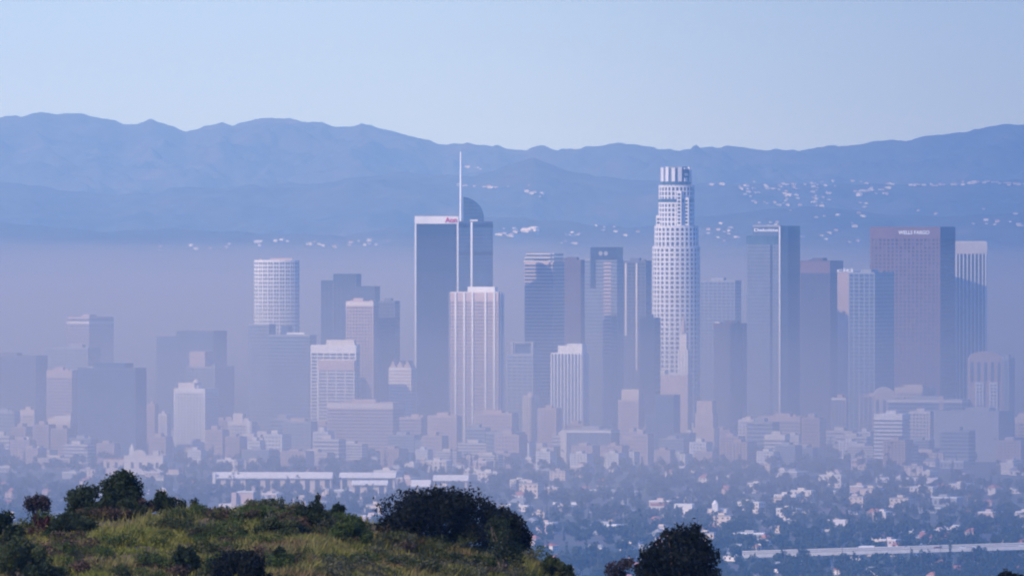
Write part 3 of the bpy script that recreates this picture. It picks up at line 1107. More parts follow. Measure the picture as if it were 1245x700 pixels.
t.block(-t.w / 2, -t.w / 2 + 5, -t.d / 2, t.d / 2, t.z(456) + 0.31, t.z(450), M['offwhite'], "corner_turret")

# right cluster ------------------------------------------------------------
tower("flat_tower", "flat topped dusky blue tower right behind the round tower", 851, 893, 901, 342, 10900, 'glass', 'grey', 'glass2', fh=4, bh=1.3)
t = tower("banded_tower", "brown banded tower with a small bright roof unit, right of the round tower", 868, 902, 909, 394, 10300, 'bands', 'brown', 'glass3', fh=3.9, bh=1.7, crown=4)
a, b_ = t.lx(872, 878, 0)
t.block(a, b_, -t.d / 2 + 1, 0, t.z(394) + 0.3, t.z(391.5), M['white'], "roof_unit")
# stepped grey tower with sign and slab
t = Tower("stepped_tower", "grey glass tower stepping up to a lettered crown with a dark slab behind", 908, 973, 10100, 957)
w2, d2 = t.w / 2, t.d / 2
a1, a2 = t.lx(914, 920, 0)
e, _ = t.lx(955, 956, 0)
e = min(e, w2)
for k, (xa, yt_, yf, mm) in enumerate(((-w2, 297, -d2, 'glass3'), (a1, 286.5, -d2 + 3, 'teal'), (a2, 276, -d2 + 6, 'glass3'))):
    MB().box(xa + 0.01 * k, e - 0.02 * k, yf, d2 - k * 0.1, 0 if k == 0 else t.z((297, 286.5)[k - 1]) + 0.01, t.z(yt_)).build("wall", M[mm], t.root)
gb = MB()
zz = t.z(298)
while zz > 4:
    gb.box(-w2 - 0.1, e + 0.1, -d2 - 0.14, -d2 + 0.2, zz - 0.7, zz)
    zz -= 4.1
for i in range(14):
    xx = -w2 + (e + w2) * (i + 0.5) / 14
    gb.box(xx - 0.2, xx + 0.2, -d2 - 0.2, -d2 + 0.2, 0, t.z(297.5))
gb.build("mullion_grid", M['grey'], t.root)
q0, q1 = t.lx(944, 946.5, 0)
MB().box(q0, q1, -d2 - 0.3, -d2 + 1, 0, t.z(297.2)).build("dark_strip", M['black'], t.root)  # black strip set proud of the front; no recess is cut
MB().box(e + 0.01, w2, -d2 + 1.0, d2, 0, t.z(274.5)).build("slab", M['glass'], t.root)
MB().box(e - 0.4, e + 1.2, -d2 - 0.6, -d2 + 1.2, 0, t.z(275.5)).build("edge_rib", M['white'], t.root)
MB().box(a2 + 0.5, e - 1.5, -d2 + 5.6, -d2 + 9, t.z(276), t.z(273.5)).build("crown_line", M['grey'], t.root)
s0, s1 = t.lx(922, 951, 0)
sg = t.sign("Deloitte", (s0 + s1) / 2, t.z(281.4), 3.4, M['signwhite'], maxw=s1 - s0)
sg.location.y = -d2 + 5.6
tower("brown_tower", "brown topped tower with a darker right flank behind the stepped grey tower", 973, 1008, 1025, 318, 10500, 'grid', 'brown', 'glass2', fh=4, bh=1.2, sp=4, pw=1.0, crown=13, crownm='pink')
t = tower("office_tower", "dim slab with a pale lit strip and white sign left of the red granite tower", 1017, 1032, 1062, 331, 10400, 'solid', 'rose', 'glass3', mechf=0)
MB().box(t.w / 2 + 0.02, t.w / 2 + 0.4, -t.d / 2 + 0.5, t.d / 2 - 0.5, 0, t.z(332)).build("side_glazing", M['glass3'], t.root)
cu_ = t.sign("citi", 2.0, t.z(330.5), 4.6, M['signwhite'], maxw=20)
tower("glass_tower", "smooth blue tower overlapping the lower left of the red granite tower", 1031, 1062, 1088, 332, 9900, 'glass', 'grey', 'glass2', fh=4.2, bh=0.9)
t = tower("granite_tower", "wide red granite tower with square windows and white lettering along its top", 1058, 1141, 1161, 277, 10150, 'grid', 'pink', 'glass', fh=4.3, bh=2.0, sp=4.9, pw=2.3, crown=10.5, crownm='pink', win='win', mechf=0)
a, b_ = t.lx(1103, 1141, 0)
t.sign("WELLS FARGO", (a + b_) / 2 - 1.5, t.z(284.7), 4.0, M['signwhite'], yoff=0.9, maxw=(b_ - a) * 0.97)
# narrow white ribbed
t = Tower("ribbed_tower", "dark tower with a blank white crown and white ribs at far right", 1161, 1198, 10255, dd=40)
zt, zc = t.z(294.5), t.z(308.5)
P = rect(t.w, t.d)
t.shaft(P, 0, zc, M['glass'])
MB().prism(offset(P, 0.9), zc, zt).build("crown", M['offwhite'], t.root)
t.cap(P, zt, M['offwhite'])
t.piers(P, 0, zc - 0.05, 4.4, 1.5, M['white'], proud=0.9)
# arch-topped block
t = Tower("gabled_tower", "brick block with a round arched top and white window bays at far right", 1177, 1218, 9700, dd=26, cat="office tower")
w2 = t.w / 2
prof = [(-w2, 0), (w2, 0), (w2, t.z(437))] + [(w2 * math.cos(q), t.z(437) + (t.z(427) - t.z(437)) * math.sin(q)) for q in np.linspace(0.5, math.pi - 0.5, 9)] + [(-w2, t.z(437))]
k = len(prof)
MB().add([(p[0], -13, p[1]) for p in prof] + [(p[0], 13, p[1]) for p in prof], [tuple(range(k)), tuple(reversed(range(k, 2 * k)))] + [((i + 1) % k, i, k + i, k + (i + 1) % k) for i in range(k)]).build("wall", M['tan'], t.root)
for i in range(5):
    xx = -w2 + t.w * (i + 0.5) / 5
    MB().box(xx - 1.5, xx + 1.5, -13.2, -12.8, t.z(465) + 1, t.z(440)).build("window", M['glass3'], t.root)
for (p0, p1) in ((1185, 1195), (1202, 1212)):
    a, b_ = t.lx(p0, p1, 0)
    bay = MB().box(a, b_, -15, -13.3, 0, t.z(464)).build("bay", M['white'], t.root)
    for j in range(9):
        zz = t.z(464) - 2.5 - j * 3.6
        for q in (0.3, 0.7):
            xx = a + (b_ - a) * q
            MB().box(xx - 1.1, xx + 1.1, -15.1, -14.8, zz - 2, zz).build("window", M['win'], bay)
tower("office_block", "dark block beside the arched brick block at the right edge", 1214, 1226, 1234, 436, 10100, 'glass', 'grey', 'glass2', cat="office block")
# low and mid blocks, right
t = tower("office_block", "wide plain grey block at lower right with a dark flank", 1135, 1212, 1234, 500, 9450, 'glass', 'grey', 'grey', fh=4, bh=0.6, sp=9, pw=0.4, cat="office block")
t = tower("banded_block", "white striped block left of the wide plain grey block", 1063, 1096, 1106, 504, 9400, 'bands', 'white', 'win', fh=4.0, bh=2.2, crown=3, cat="office block")
t = tower("grid_block", "white gridded block squeezed between striped block and plain grey block", 1105, 1130, 1135, 501, 9480, 'grid', 'offwhite', 'glass3', fh=3.8, bh=1.5, sp=4, pw=1.3, cat="office block", win='win', lim=70)
t = tower("apartment_block", "pale block with a lit frame cut by the right frame edge", 1229, 1262, 1270, 507, 9500, 'grid', 'beige', 'glass3', fh=3.6, bh=1.8, sp=7, pw=2.0, crown=5, cat="apartment block")
t = tower("civic_block", "long low blue banded block with a bright roof line and stub tower, right", 1080, 1168, 1182, 486, 9700, 'bands', 'grey', 'glass2', fh=4, bh=1.2, crown=2, crownm='offwhite', cat="office block")
a, b_ = t.lx(1148, 1153, 0)
t.block(a, b_, -t.d / 2 - 0.5, 0, 0, t.z(481), M['rose'], "stair_tower")
t = Tower("arched_block", "tan block with a round arched front left of the long blue banded block", 1062, 1088, 9800, dd=24, cat="office block")
w2 = t.w / 2
prof = [(-w2, 0), (w2, 0)] + [(w2 * math.cos(q), t.z(482) + (t.z(470) - t.z(482)) * math.sin(q)) for q in np.linspace(0, math.pi, 13)]
k = len(prof)
MB().add([(p[0], -12, p[1]) for p in prof] + [(p[0], 12, p[1]) for p in prof], [tuple(range(k)), tuple(reversed(range(k, 2 * k)))] + [((i + 1) % k, i, k + i, k + (i + 1) % k) for i in range(k)]).build("wall", M['beige'], t.root)
for i in range(3):
    xx = -w2 + t.w * (i + 0.5) / 3
    MB().box(xx - 1.6, xx + 1.6, -12.2, -11.8, 4, t.z(486)).build("window", M['glass3'], t.root)
tower("office_block", "tan low block with a row of roof units behind the arched tan block", 1086, 1130, 1137, 472, 10000, 'grid', 'beige', 'glass3', fh=3.6, bh=1.7, sp=4, pw=1.5, crown=4, mechf=0.5, cat="office block")
tower("office_block", "slate block with pale left edge below the smooth blue tower", 1045, 1066, 1073, 482, 9800, 'ribs', 'rose', 'glass3', sp=5, pw=0.9, cat="office block")
tower("office_block", "dim ribbed block with a bright roof line right of the small banded offices", 1011, 1028, 1034, 484, 9900, 'ribs', 'rose', 'glass3', sp=4, pw=0.7, crown=1.6, crownm='white', cat="office block")
tower("office_block", "pale office with broad windows and bright parapet among trees, right of centre", 930, 954, 960, 529, 9300, 'bands', 'offwhite', 'glass3', fh=3.8, bh=1.8, crown=3, mechf=0.4, cat="office block")
tower("office_block", "white ribbed block with a lit corner, below the brown banded tower", 898, 916, 922, 511, 9650, 'grid', 'offwhite', 'glass3', fh=3.6, bh=1.5, sp=4, pw=1.6, cat="office block")
tower("office_block", "long rose hall behind the pale broad windowed office", 922, 972, 985, 507, 9900, 'bands', 'rose', 'glass3', fh=4, bh=2, crown=3, cat="office block")
t = Tower("terraced_block", "pale terraced block with sloping shoulders right of the dark stepped block", 843, 875, 9650, 868, cat="office block")
for i, (g, ya, yb) in enumerate(((1.0, 520, 700), (0.86, 502, 520), (0.74, 487, 502))):
    P = rect(t.w * g, t.d * g)
    t.shaft(P, max(0, t.z(yb)) + 0.01 * i, t.z(ya), M['rose'], "tier")
    t.bands(P, max(0, t.z(yb)), t.z(ya), 3.6, 1.5, M['beige'], "spandrel", 0.2)
t = Tower("stepped_block", "dark blue stepped block in front of the art deco tower", 785, 846, 9450, 838, cat="office block")
for (p0, p1, yt_) in ((786, 800, 505), (800, 823, 481), (823, 850, 527)):
    a, b_ = t.lx(p0, p1, 0)
    a, b_ = max(a, -t.w / 2) + 0.01, min(b_, t.w / 2)
    poly = [(a, -t.d / 2), (b_, -t.d / 2), (b_, t.d / 2), (a, t.d / 2)]
    t.shaft(poly, 0, t.z(yt_), M['glass2'], "tier")
    t.cap(poly, t.z(yt_), M['dgrey'])
    t.bands(poly, 0, t.z(yt_), 4, 0.9, M['dgrey'], "mullion_bands", 0.12, each=False)
t = tower("art_deco_block", "pale stepped art deco block left of the dark blue stepped block", 752, 776, 783, 487, 9650, 'grid', 'rose', 'glass3', fh=3.6, bh=1.5, sp=3.2, pw=1.4, cat="office tower")
a, b_ = t.lx(758, 779, 0)
t.block(a, min(b_, t.w / 2), -t.d * 0.35, t.d * 0.35, t.z(487) + 0.31, t.z(473), M['beige'], "upper_stage")
t = tower("office_block", "dark violet office with white left edge and roof line, below the slate crowned tower", 683, 742, 753, 523, 9300, 'ribs', 'grey', 'glass3', sp=6, pw=0.6, crown=2.0, crownm='white', cat="office block")
MB().box(-t.w / 2 - 1, -t.w / 2 + 5.5, -t.d / 2 - 0.8, t.d / 2, 0, t.z(523.5)).build("end_wall", M['offwhite'], t.root)
tower("office_block", "rose gridded block at the foot of the ribbed white tower", 577, 622, 630, 503, 9550, 'grid', 'rose', 'glass3', fh=3.6, bh=1.7, sp=3.4, pw=1.4, mechf=0.5, cat="office block")
tower("office_block", "broad rose gridded block below the black tower", 520, 555, 561, 506, 9500, 'grid', 'rose', 'glass3', fh=3.6, bh=1.7, sp=3.4, pw=1.5, cat="office block", mechf=0.4)
tower("office_block", "blue glass low block with a white end wall right of the rose gridded blocks", 591, 625, 638, 526, 9300, 'bands', 'grey', 'glass2', fh=4, bh=1.3, cat="office block")
tower("office_block", "pale lit block with dark windows behind the framed roof block", 636, 650, 656, 482, 9900, 'grid', 'beige', 'glass3', fh=3.6, bh=1.8, sp=3.6, pw=1.6, cat="office block")
tower("office_block", "low tan block right at the foot of the small ribbed tower", 654, 676, 682, 497, 9650, 'grid', 'tan', 'glass3', fh=3.6, bh=1.8, sp=3.6, pw=1.6, cat="office block")
tower("office_block", "grey low block between the white podium and the rose gridded block", 486, 512, 521, 508, 9600, 'bands', 'rose', 'glass3', fh=3.6, bh=1.6, cat="office block")
tower("office_block", "grey blue low block with a lit left stair, below the grey blue tower", 345, 378, 386, 513, 9600, 'glass', 'grey', 'glass3', fh=3.6, bh=1.4, cat="office block", mechf=0.5, mechm='rose')
# ================================================================== LOW CITY
def free(x, y, r):
    return all(abs(x - fx) > rx + r or abs(y - fy) > ry + r for fx, fy, rx, ry in FOOT)


# --- named landmarks of the basin
def root_at(name, label, cat, px, Y, rz=0.0, group=None):
    return thing(name, label, cat, (X(px, Y), Y, 0), rz, group)


# mission style church
Yc = 8950.0
sc = Yc / F
r = root_at("church", "sunlit cream church with a slim bell tower and round gable behind the hill's big tree", "church", 175, Yc, -R(12))
W = 94 * sc
zb = 13.0
MB().box(-W / 2, -W * 0.22, -12, 12, 0, Z(558, Yc)).build("wing", M['beige'], r)
MB().box(-W * 0.22 + .02, W * 0.30, -14, 14, 0, Z(553, Yc)).build("nave", M['offwhite'], r)
MB().box(W * 0.30 + .02, W * 0.5, -11, 11, 0, Z(570, Yc)).build("wing", M['beige'], r)
b = MB()
gx = -W * 0.02
pr = [(gx - 7, Z(553, Yc) + .02)] + [(gx - 7 * math.cos(q), Z(553, Yc) + 0.5 + (Z(546.5, Yc) - Z(553, Yc)) * math.sin(q)) for q in np.linspace(0.1, math.pi - 0.1, 11)] + [(gx + 7, Z(553, Yc) + .02)]
k = len(pr)
b.add([(p[0], -14.3, p[1]) for p in pr] + [(p[0], -11, p[1]) for p in pr], [tuple(reversed(range(k))), tuple(range(k, 2 * k))] + [(i, (i + 1) % k, k + (i + 1) % k, k + i) for i in range(k)])
b.build("gable", M['offwhite'], r)
tw = MB().box(-W * 0.12 - 2.2, -W * 0.12 + 2.2, -13.9, -9, Z(553, Yc) + .02, Z(544, Yc)).build("bell_tower", M['white'], r)
MB().prism(ngon(2.0, 2.0, 10), 0, 4.6, top=ngon(0.25, 0.25, 10)).build("cupola", M['white'], tw).location = (-W * 0.12, -11.4, Z(544, Yc) + .01)
MB().box(W * 0.17, W * 0.24, -14.4, -8, Z(553, Yc) + .02, Z(551, Yc) + 3).build("turret", M['offwhite'], r)
for i in range(9):
    xx = -W * 0.44 + i * W * 0.11
    MB().box(xx - 1.3, xx + 1.3, -14.2 if -W * .22 < xx < W * .3 else -12.2, -10, 6, 12).build("window", M['win'], r)
MB().box(-W / 2 - .4, -W * 0.22 - .1, -12.4, 12.4, Z(558, Yc) + .01, Z(558, Yc) + 0.9).build("roof", M['terra'], r)
FOOT.append((X(175, Yc), Yc, W / 2, 16))


# long white roofed halls
def hall(px0, px1, pyt, pyb, Yh, label, roofm='white', wallm='beige'):
    s_ = Yh / F
    w = (px1 - px0) * s_
    r_ = root_at("warehouse", label, "warehouse", (px0 + px1) / 2, Yh, -R(3))
    zt = Z(pyt, Yh)
    zr = Z(pyb, Yh)
    MB().box(-w / 2 + 1.0, w / 2 - 1.0, -9, 9, 0, zr).build("wall", M[wallm], r_)
    MB().add([(-w / 2, -11, zr), (w / 2, -11, zr), (w / 2, 0, zt), (-w / 2, 0, zt), (-w / 2, 11, zr), (w / 2, 11, zr),
              (-w / 2, -11, zr - .8), (w / 2, -11, zr - .8), (w / 2, 11, zr - .8), (-w / 2, 11, zr - .8)],
             [(0, 1, 2, 3), (3, 2, 5, 4), (6, 9, 8, 7), (6, 7, 1, 0), (8, 9, 4, 5), (7, 8, 5, 2, 1), (9, 6, 0, 3, 4)]).build("roof", M[roofm], r_)
    n = max(3, int(w / 9))
    for i in range(min(n, 60)):
        xx = -w / 2 + w * (i + 0.5) / n
        MB().box(xx - 2.2, xx + 2.2, -9.1, -8.7, 2, zr - 2).build("window", M['win'], r_)
    FOOT.append((X((px0 + px1) / 2, Yh), Yh, w / 2, 12))
    return r_


h = hall(260, 405, 573.5, 580, 8300, "very long white roofed hall with its left end turned down, above the grassy hill")
MB().box(-145 * 8300 / F / 2 - 0.5, -145 * 8300 / F / 2 + 2.2, -11.5, -7, 0, Z(573.5, 8300)).build("end_wall", M['white'], h)
hall(413, 482, 574, 579.5, 8250, "shorter white roofed hall continuing the long hall's line to the right")
hall(428, 472, 583.5, 588, 8050, "low white shed in front of the shorter white roofed hall")
hall(527, 570, 577, 583, 8350, "white roofed shed above the big round dark bush")
hall(500, 524, 583, 590, 8150, "small pale shed just left of the white shed above the round bush")
hall(672, 712, 610, 620, 7950, "pale gabled hall with a low wing, centre of the basin")
hall(664, 706, 626, 633, 7650, "low pale hall in front of the gabled hall, centre of the basin")
hall(1065, 1140, 580, 586, 8500, "long pale row building with many windows, far right of the basin", 'offwhite')
hall(1000, 1032, 631, 638, 7250, "cream hall lit from the left above the freeway bridge", 'offwhite', 'offwhite')
hall(1040, 1092, 663, 668, 6700, "white roofed shed standing just behind the freeway bridge")


hall(1088, 1168, 686.5, 691, 6395, "low terracotta roofed shed in front of the freeway bridge, lower right", 'terra', 'tan')
hall(1118, 1168, 646, 652, 7000, "long cream row house set among trees above the freeway bridge", 'terra', 'offwhite')
hall(1012, 1055, 596, 601, 8250, "low cream hall among trees below the pale office with broad windows", 'roofwhite', 'beige')
hall(880, 940, 598, 603, 8300, "long pale low roof among the trees right of the basin's middle", 'white', 'beige')

# campus with a tower, right of centre
Yk = 7550.0
sk_ = Yk / F
r = root_at("school", "cream school complex with a domed white tower, right of centre in the basin", "school", 833, Yk, -R(8))
MB().box(-40 * sk_, -24 * sk_, -10, 10, 0, Z(614, Yk)).build("wing", M['offwhite'], r)
MB().box(-40.5 * sk_, -23.5 * sk_, -10.5, 10.5, Z(614, Yk) + .01, Z(612, Yk)).build("roof", M['terra'], r)
MB().box(-12 * sk_, 10 * sk_, -8, 9, 0, Z(612, Yk)).build("wing", M['white'], r)
MB().box(-24 * sk_ + .02, 45 * sk_, -14, -9, 0, Z(625, Yk)).build("wing", M['beige'], r)
MB().box(10 * sk_ + .02, 52 * sk_, -7, 8, 0, Z(618, Yk)).build("wing", M['offwhite'], r)
tw = MB().box(35 * sk_, 42 * sk_, -12, -7.02, 0, Z(612, Yk)).build("tower", M['white'], r)
MB().prism(ngon(3.0, 3.0, 12), 0, 3.4, top=ngon(0.6, 0.6, 12)).build("dome", M['white'], tw).location = (38.5 * sk_, -9.5, Z(612, Yk) + .01)
for i in range(5):
    MB().box((-38.5 + i * 3.2) * sk_, (-37 + i * 3.2) * sk_, -10.15, -9.5, Z(624, Yk), Z(616.5, Yk)).build("window", M['win'], r)
for i in range(12):
    MB().box((-20 + i * 5) * sk_, (-17.5 + i * 5) * sk_, -14.1, -13.5, Z(632, Yk), Z(627.5, Yk)).build("window", M['win'], r)
FOOT.append((X(833, Yk), Yk, 42, 18))
# twin towered chapel
Yt = 7350.0
st = Yt / F
r = root_at("chapel", "small chapel with two pale pointed turrets left of the black tree", "chapel", 738, Yt, -R(6))
MB().box(-5.5, 5.5, -8, 8, 0, Z(656, Yt)).build("nave", M['tan'], r)
for sx, hh in ((-1, 641), (1, 639)):
    tb = MB().box(sx * 5.0 - 1.7 if sx > 0 else -6.8, sx * 5.0 + 1.8 if sx > 0 else -3.6, -9.4, -5.6, 0, Z(648, Yt)).build("turret", M['white'], r)
    MB().prism(ngon(2.1, 2.1, 8), 0, Z(hh, Yt) - Z(648, Yt), top=ngon(0.2, 0.2, 8)).build("spire", M['white'], tb).location = (sx * 5.1, -7.5, Z(648, Yt) + .01)
FOOT.append((X(738, Yt), Yt, 10, 12))
# block with a tall pier near the hill
Yq = 7650.0
r = root_at("workshop", "pale workshop with a square chimney tower just above the grassy crest", "workshop", 292, Yq, -R(10))
sq = Yq / F
MB().box(-24 * sq, 20 * sq, -9, 9, 0, Z(612, Yq)).build("wall", M['offwhite'], r)
MB().box(-8 * sq, -2 * sq, -10, -5, 0, Z(598, Yq)).build("chimney", M['rose'], r)
MB().box(-2 * sq + .05, 18 * sq, -6, 6, Z(612, Yq) + .02, Z(598, Yq)).build("upper_floor", M['rose'], r)
MB().box(-2.5 * sq, 18.5 * sq, -6.6, 6.6, Z(598, Yq) + .01, Z(596.8, Yq)).build("roof", M['white'], r)
for i in range(6):
    MB().box((-21 + i * 6.5) * sq, (-18 + i * 6.5) * sq, -9.12, -8.8, 3, 8).build("window", M['win'], r)
FOOT.append((X(292, Yq), Yq, 20, 12))

# --- freeway bridge
Yf = 6480.0
sf = Yf / F
r = root_at("freeway_bridge", "long concrete freeway bridge on pale pillars crossing the lower right of the basin", "bridge", 1085, Yf, R(0))
xl, xr = (905 - 1085) * sf, (1420 - 1085) * sf


def deckz(x):
    return Z(674.5, Yf) + (x - xl) / (xr - xl) * 9.0


def ribbon(mb, xa, xb, y0, y1, dz0, dz1, n=24):
    vs, fs = [], []
    for i in range(n + 1):
        x = xa + (xb - xa) * i / n
        z = deckz(x)
        vs += [(x, y0, z + dz0), (x, y1, z + dz0), (x, y1, z + dz1), (x, y0, z + dz1)]
    for i in range(n):
        a, c = 4 * i, 4 * i + 4
        for j in range(4):
            fs.append((a + j, c + j, c + (j + 1) % 4, a + (j + 1) % 4))
    fs += [(0, 1, 2, 3), (4 * n + 3, 4 * n + 2, 4 * n + 1, 4 * n)]
    mb.add(vs, fs)
    return mb


ribbon(MB(), xl, xr, -9, 60, -2.0, 0).build("deck", M['deckc'], r)
ribbon(MB(), xl, xr, -8.5, 59.5, 0.004, 0.02).build("roadway", M['asphalt'], r)
ribbon(MB(), xl, xr, -9.4, -8.9, -1.6, 0.95).build("parapet", M['deckc'], r)
ribbon(MB(), xl, xr, 59.9, 60.4, -1.6, 0.95).build("parapet", M['deckc'], r)
ribbon(MB(), xl, xr, 25.0, 25.5, 0.03, 0.9).build("median_barrier", M['deckc'], r)
for px_, wd in ((930, 2.0), (975, 2.0), (1012, 2.2), (1052, 2.2), (1097, 3.2), (1131, 2.4), (1157, 2.8), (1190, 2.2), (1213, 3.4), (1219.5, 3.0), (1260, 2.4), (1300, 2.4)):
    x = (px_ - 1085) * sf
    for yy in (0, 40):
        MB().box(x - wd / 2, x + wd / 2, yy - 1.2, yy + 1.2, 0, deckz(x) - 2.02).build("pillar", M['offwhite'], r)
FOOT.append((X(1150, Yf), Yf + 25, 180, 42))


def make_car(paint):
    t_ = thing("car", "", "car")
    b = MB()
    b.prism([(-2.2, -.88), (2.2, -.88), (2.2, .88), (-2.2, .88)], 0.32, 0.85)
    b.prism([(-2.18, -.86), (2.15, -.86), (2.15, .86), (-2.18, .86)], 0.851, 0.95, top=[(-2.1, -.8), (1.95, -.8), (1.95, .8), (-2.1, .8)])
    b.build("body", M[paint], t_)
    MB().prism([(-1.6, -.8), (0.95, -.8), (0.95, .8), (-1.6, .8)], 0.955, 1.40, top=[(-1.1, -.62), (0.3, -.62), (0.3, .62), (-1.1, .62)]).build("cabin_glass", M['win'], t_)
    MB().box(-1.12, 0.32, -.64, .64, 1.401, 1.46).build("roof", M[paint], t_)
    for wx in (-1.4, 1.4):
        for wy in (-.82, .82):
            w_ = MB()
            w_.tube([(wx, wy - .11, .33), (wx, wy + .11, .33)], 0.33, 12)
            w_.build("wheel", M['rubber'], t_)
    for wy in (-.6, .6):
        MB().box(2.17, 2.23, wy - .2, wy + .2, 0.6, 0.78).build("headlight", M['signwhite'], t_)
    return t_


cars = [make_car('carwhite'), make_car('cargrey'), make_car('carred')]
CARS = [(1171, 5, 0, "white car leading alone on the freeway bridge"), (1187, 12, 0, "white car close behind another on the freeway bridge"),
        (1190.5, 5, 1, "silver car nose to tail with a white car on the freeway bridge"), (1243, 5, 0, "white car at the right frame edge on the freeway bridge"),
        (1140, 16, 2, "dark red car in the farther lane of the freeway bridge"), (1105, 40, 1, "silver car on the far carriageway of the freeway bridge")]
used = set()
for px_, yy, ci, lab in CARS:
    c = cars[ci] if ci not in used else copy_tree(cars[ci])
    used.add(ci)
    c['label'] = lab
    c['group'] = "cars on the freeway bridge"
    x = (px_ - 1085) * sf
    c.location = (X(1085, Yf) + x, Yf + yy, deckz(x) + 0.03)
    c.rotation_euler = (0, 0, math.pi if yy < 25 else 0)

# --- low buildings, each one its own object; a few kinds, many copies
KINDS = []


def low_kind(name, label, cat, w, d, h, wall, roof, pitched, floors, flat=True):
    b = MB()
    b.box(-w / 2, w / 2, -d / 2, d / 2, 0, h, 0)
    if pitched:
        e = 0.6
        rh = d * 0.26
        b.add([(-w / 2 - e, -d / 2 - e, h + .01), (w / 2 + e, -d / 2 - e, h + .01), (w / 2 + e, d / 2 + e, h + .01), (-w / 2 - e, d / 2 + e, h + .01),
               (-w / 2 + d * .3, 0, h + rh), (w / 2 - d * .3, 0, h + rh)], [(3, 2, 1, 0), (0, 1, 5, 4), (2, 3, 4, 5), (1, 2, 5), (3, 0, 4)], 1)
    else:
        b.box(-w / 2 - .25, w / 2 + .25, -d / 2 - .25, d / 2 + .25, h + .01, h + .8, 1)
        b.box(-w * .2, w * .1, -d * .2, d * .2, h + .81, h + 2.6, 0)
    fh = h / floors
    for f in range(floors):
        z0 = f * fh + fh * .3
        n = max(2, int(w / 4.2))
        for i in range(n):
            x = -w / 2 + w * (i + .5) / n
            b.box(x - .9, x + .9, -d / 2 - .06, -d / 2 + .1, z0, z0 + fh * .42, 2)
        n = max(2, int(d / 4.5))
        for i in range(n):
            y = -d / 2 + d * (i + .5) / n
            b.box(w / 2 - .1, w / 2 + .06, y - .8, y + .8, z0, z0 + fh * .42, 2)
    KINDS.append((name, label, cat, b.mesh(name, [M[wall], M[roof], M['win']]), max(w, d)))


G = "low buildings among the trees of the hazy basin"
low_kind("house", "small white house with a hipped terracotta roof among the basin trees", "house", 13, 10, 5.5, 'offwhite', 'terra', True, 2)
low_kind("house", "cream house with a grey hipped roof among the basin trees", "house", 15, 11, 4.2, 'offwhite', 'roofgrey', True, 1)
low_kind("house", "tan house with a terracotta roof among the basin trees", "house", 12, 10, 6, 'tan', 'terra', True, 2)
low_kind("apartment_house", "white flat roofed apartment house among the basin trees", "apartment house", 24, 14, 9, 'offwhite', 'roofwhite', False, 3)
low_kind("apartment_house", "beige flat roofed apartment house among the basin trees", "apartment house", 20, 15, 10, 'beige', 'roofgrey', False, 3)
low_kind("apartment_house", "rose stucco apartment house among the basin trees", "apartment house", 18, 14, 8, 'rose', 'roofwhite', False, 2)
low_kind("shop_building", "long low white shop building among the basin trees", "shop building", 34, 16, 5, 'offwhite', 'roofwhite', False, 1)
low_kind("shop_building", "grey low workshop with a pale roof among the basin trees", "shop building", 26, 18, 6, 'grey', 'roofwhite', False, 1)
low_n = 0
kw = [0.13, 0.17, 0.14, 0.10, 0.14, 0.12, 0.10, 0.10]
tries = 0
while low_n < 245 and tries < 6000:
    tries += 1
    Y = 1 / (1 / 9350 + RNG.random() * (1 / 6150 - 1 / 9350))
    px_ = -30 + RNG.random() * 1310
    if px_ < 640 and Y < 7300 + max(0, 300 - abs(px_ - 300)) * 0:
        continue
    x = X(px_, Y)
    ki = int(RNG.choice(8, p=kw))
    if Y < 6750 and ki > 2:
        ki = ki % 3
    nm, lab, cat, me, wd = KINDS[ki]
    if not free(x, Y, wd * 0.5 + 8):
        continue
    o = link(nm, me, None, (x, Y, 0), -R(25) + (R(90) if RNG.random() < .3 else 0) + R(float(RNG.normal(0, 4))))
    sc_ = 0.62 + 0.42 * RNG.random()
    o.scale = (sc_, sc_, sc_ * (0.9 + 0.5 * RNG.random()))
    tag(o, lab, cat, G)
    FOOT.append((x, Y, wd * 0.5, wd * 0.5))
    low_n += 1

# --- mid-rise blocks along the foot of the towers
MIDS = []


def mid_kind(label, w, d, fl, wall, glass, style):
    r_ = thing("midrise_block", label, "mid-rise block", group="mid-rise blocks along the foot of the towers")
    fh = 3.7
    h = fl * fh
    MB().box(-w / 2, w / 2, -d / 2, d / 2, 0, h).build("wall", M[glass if style != 'plain' else wall], r_)
    op = rect(w + .6, d + .6)
    for i in range(fl):
        MB().prism(op, i * fh + 2.1, (i + 1) * fh).build("spandrel", M[wall], r_)
    if style == 'grid':
        b = MB()
        for a, c, L, t_, n in edges(rect(w, d)):
            q = int(L / 3.6)
            for i in range(q + 1):
                u = min(max(L * i / q, .7), L - .7)
                b.obox((a[0] + t_[0] * u, a[1] + t_[1] * u), t_, n, 1.3, .45, 0, h - .05)
        b.build("facade_grid", M[wall], r_)
    MB().box(-w / 2 + .4, w / 2 - .4, -d / 2 + .4, d / 2 - .4, h + .01, h + .4).build("roof", M['roofgrey'], r_)
    MB().box(-w * .25, w * .12, -d * .25, d * .25, h + .41, h + 4).build("plant_room", M[wall], r_)
    MIDS.append((r_, max(w, d), h))


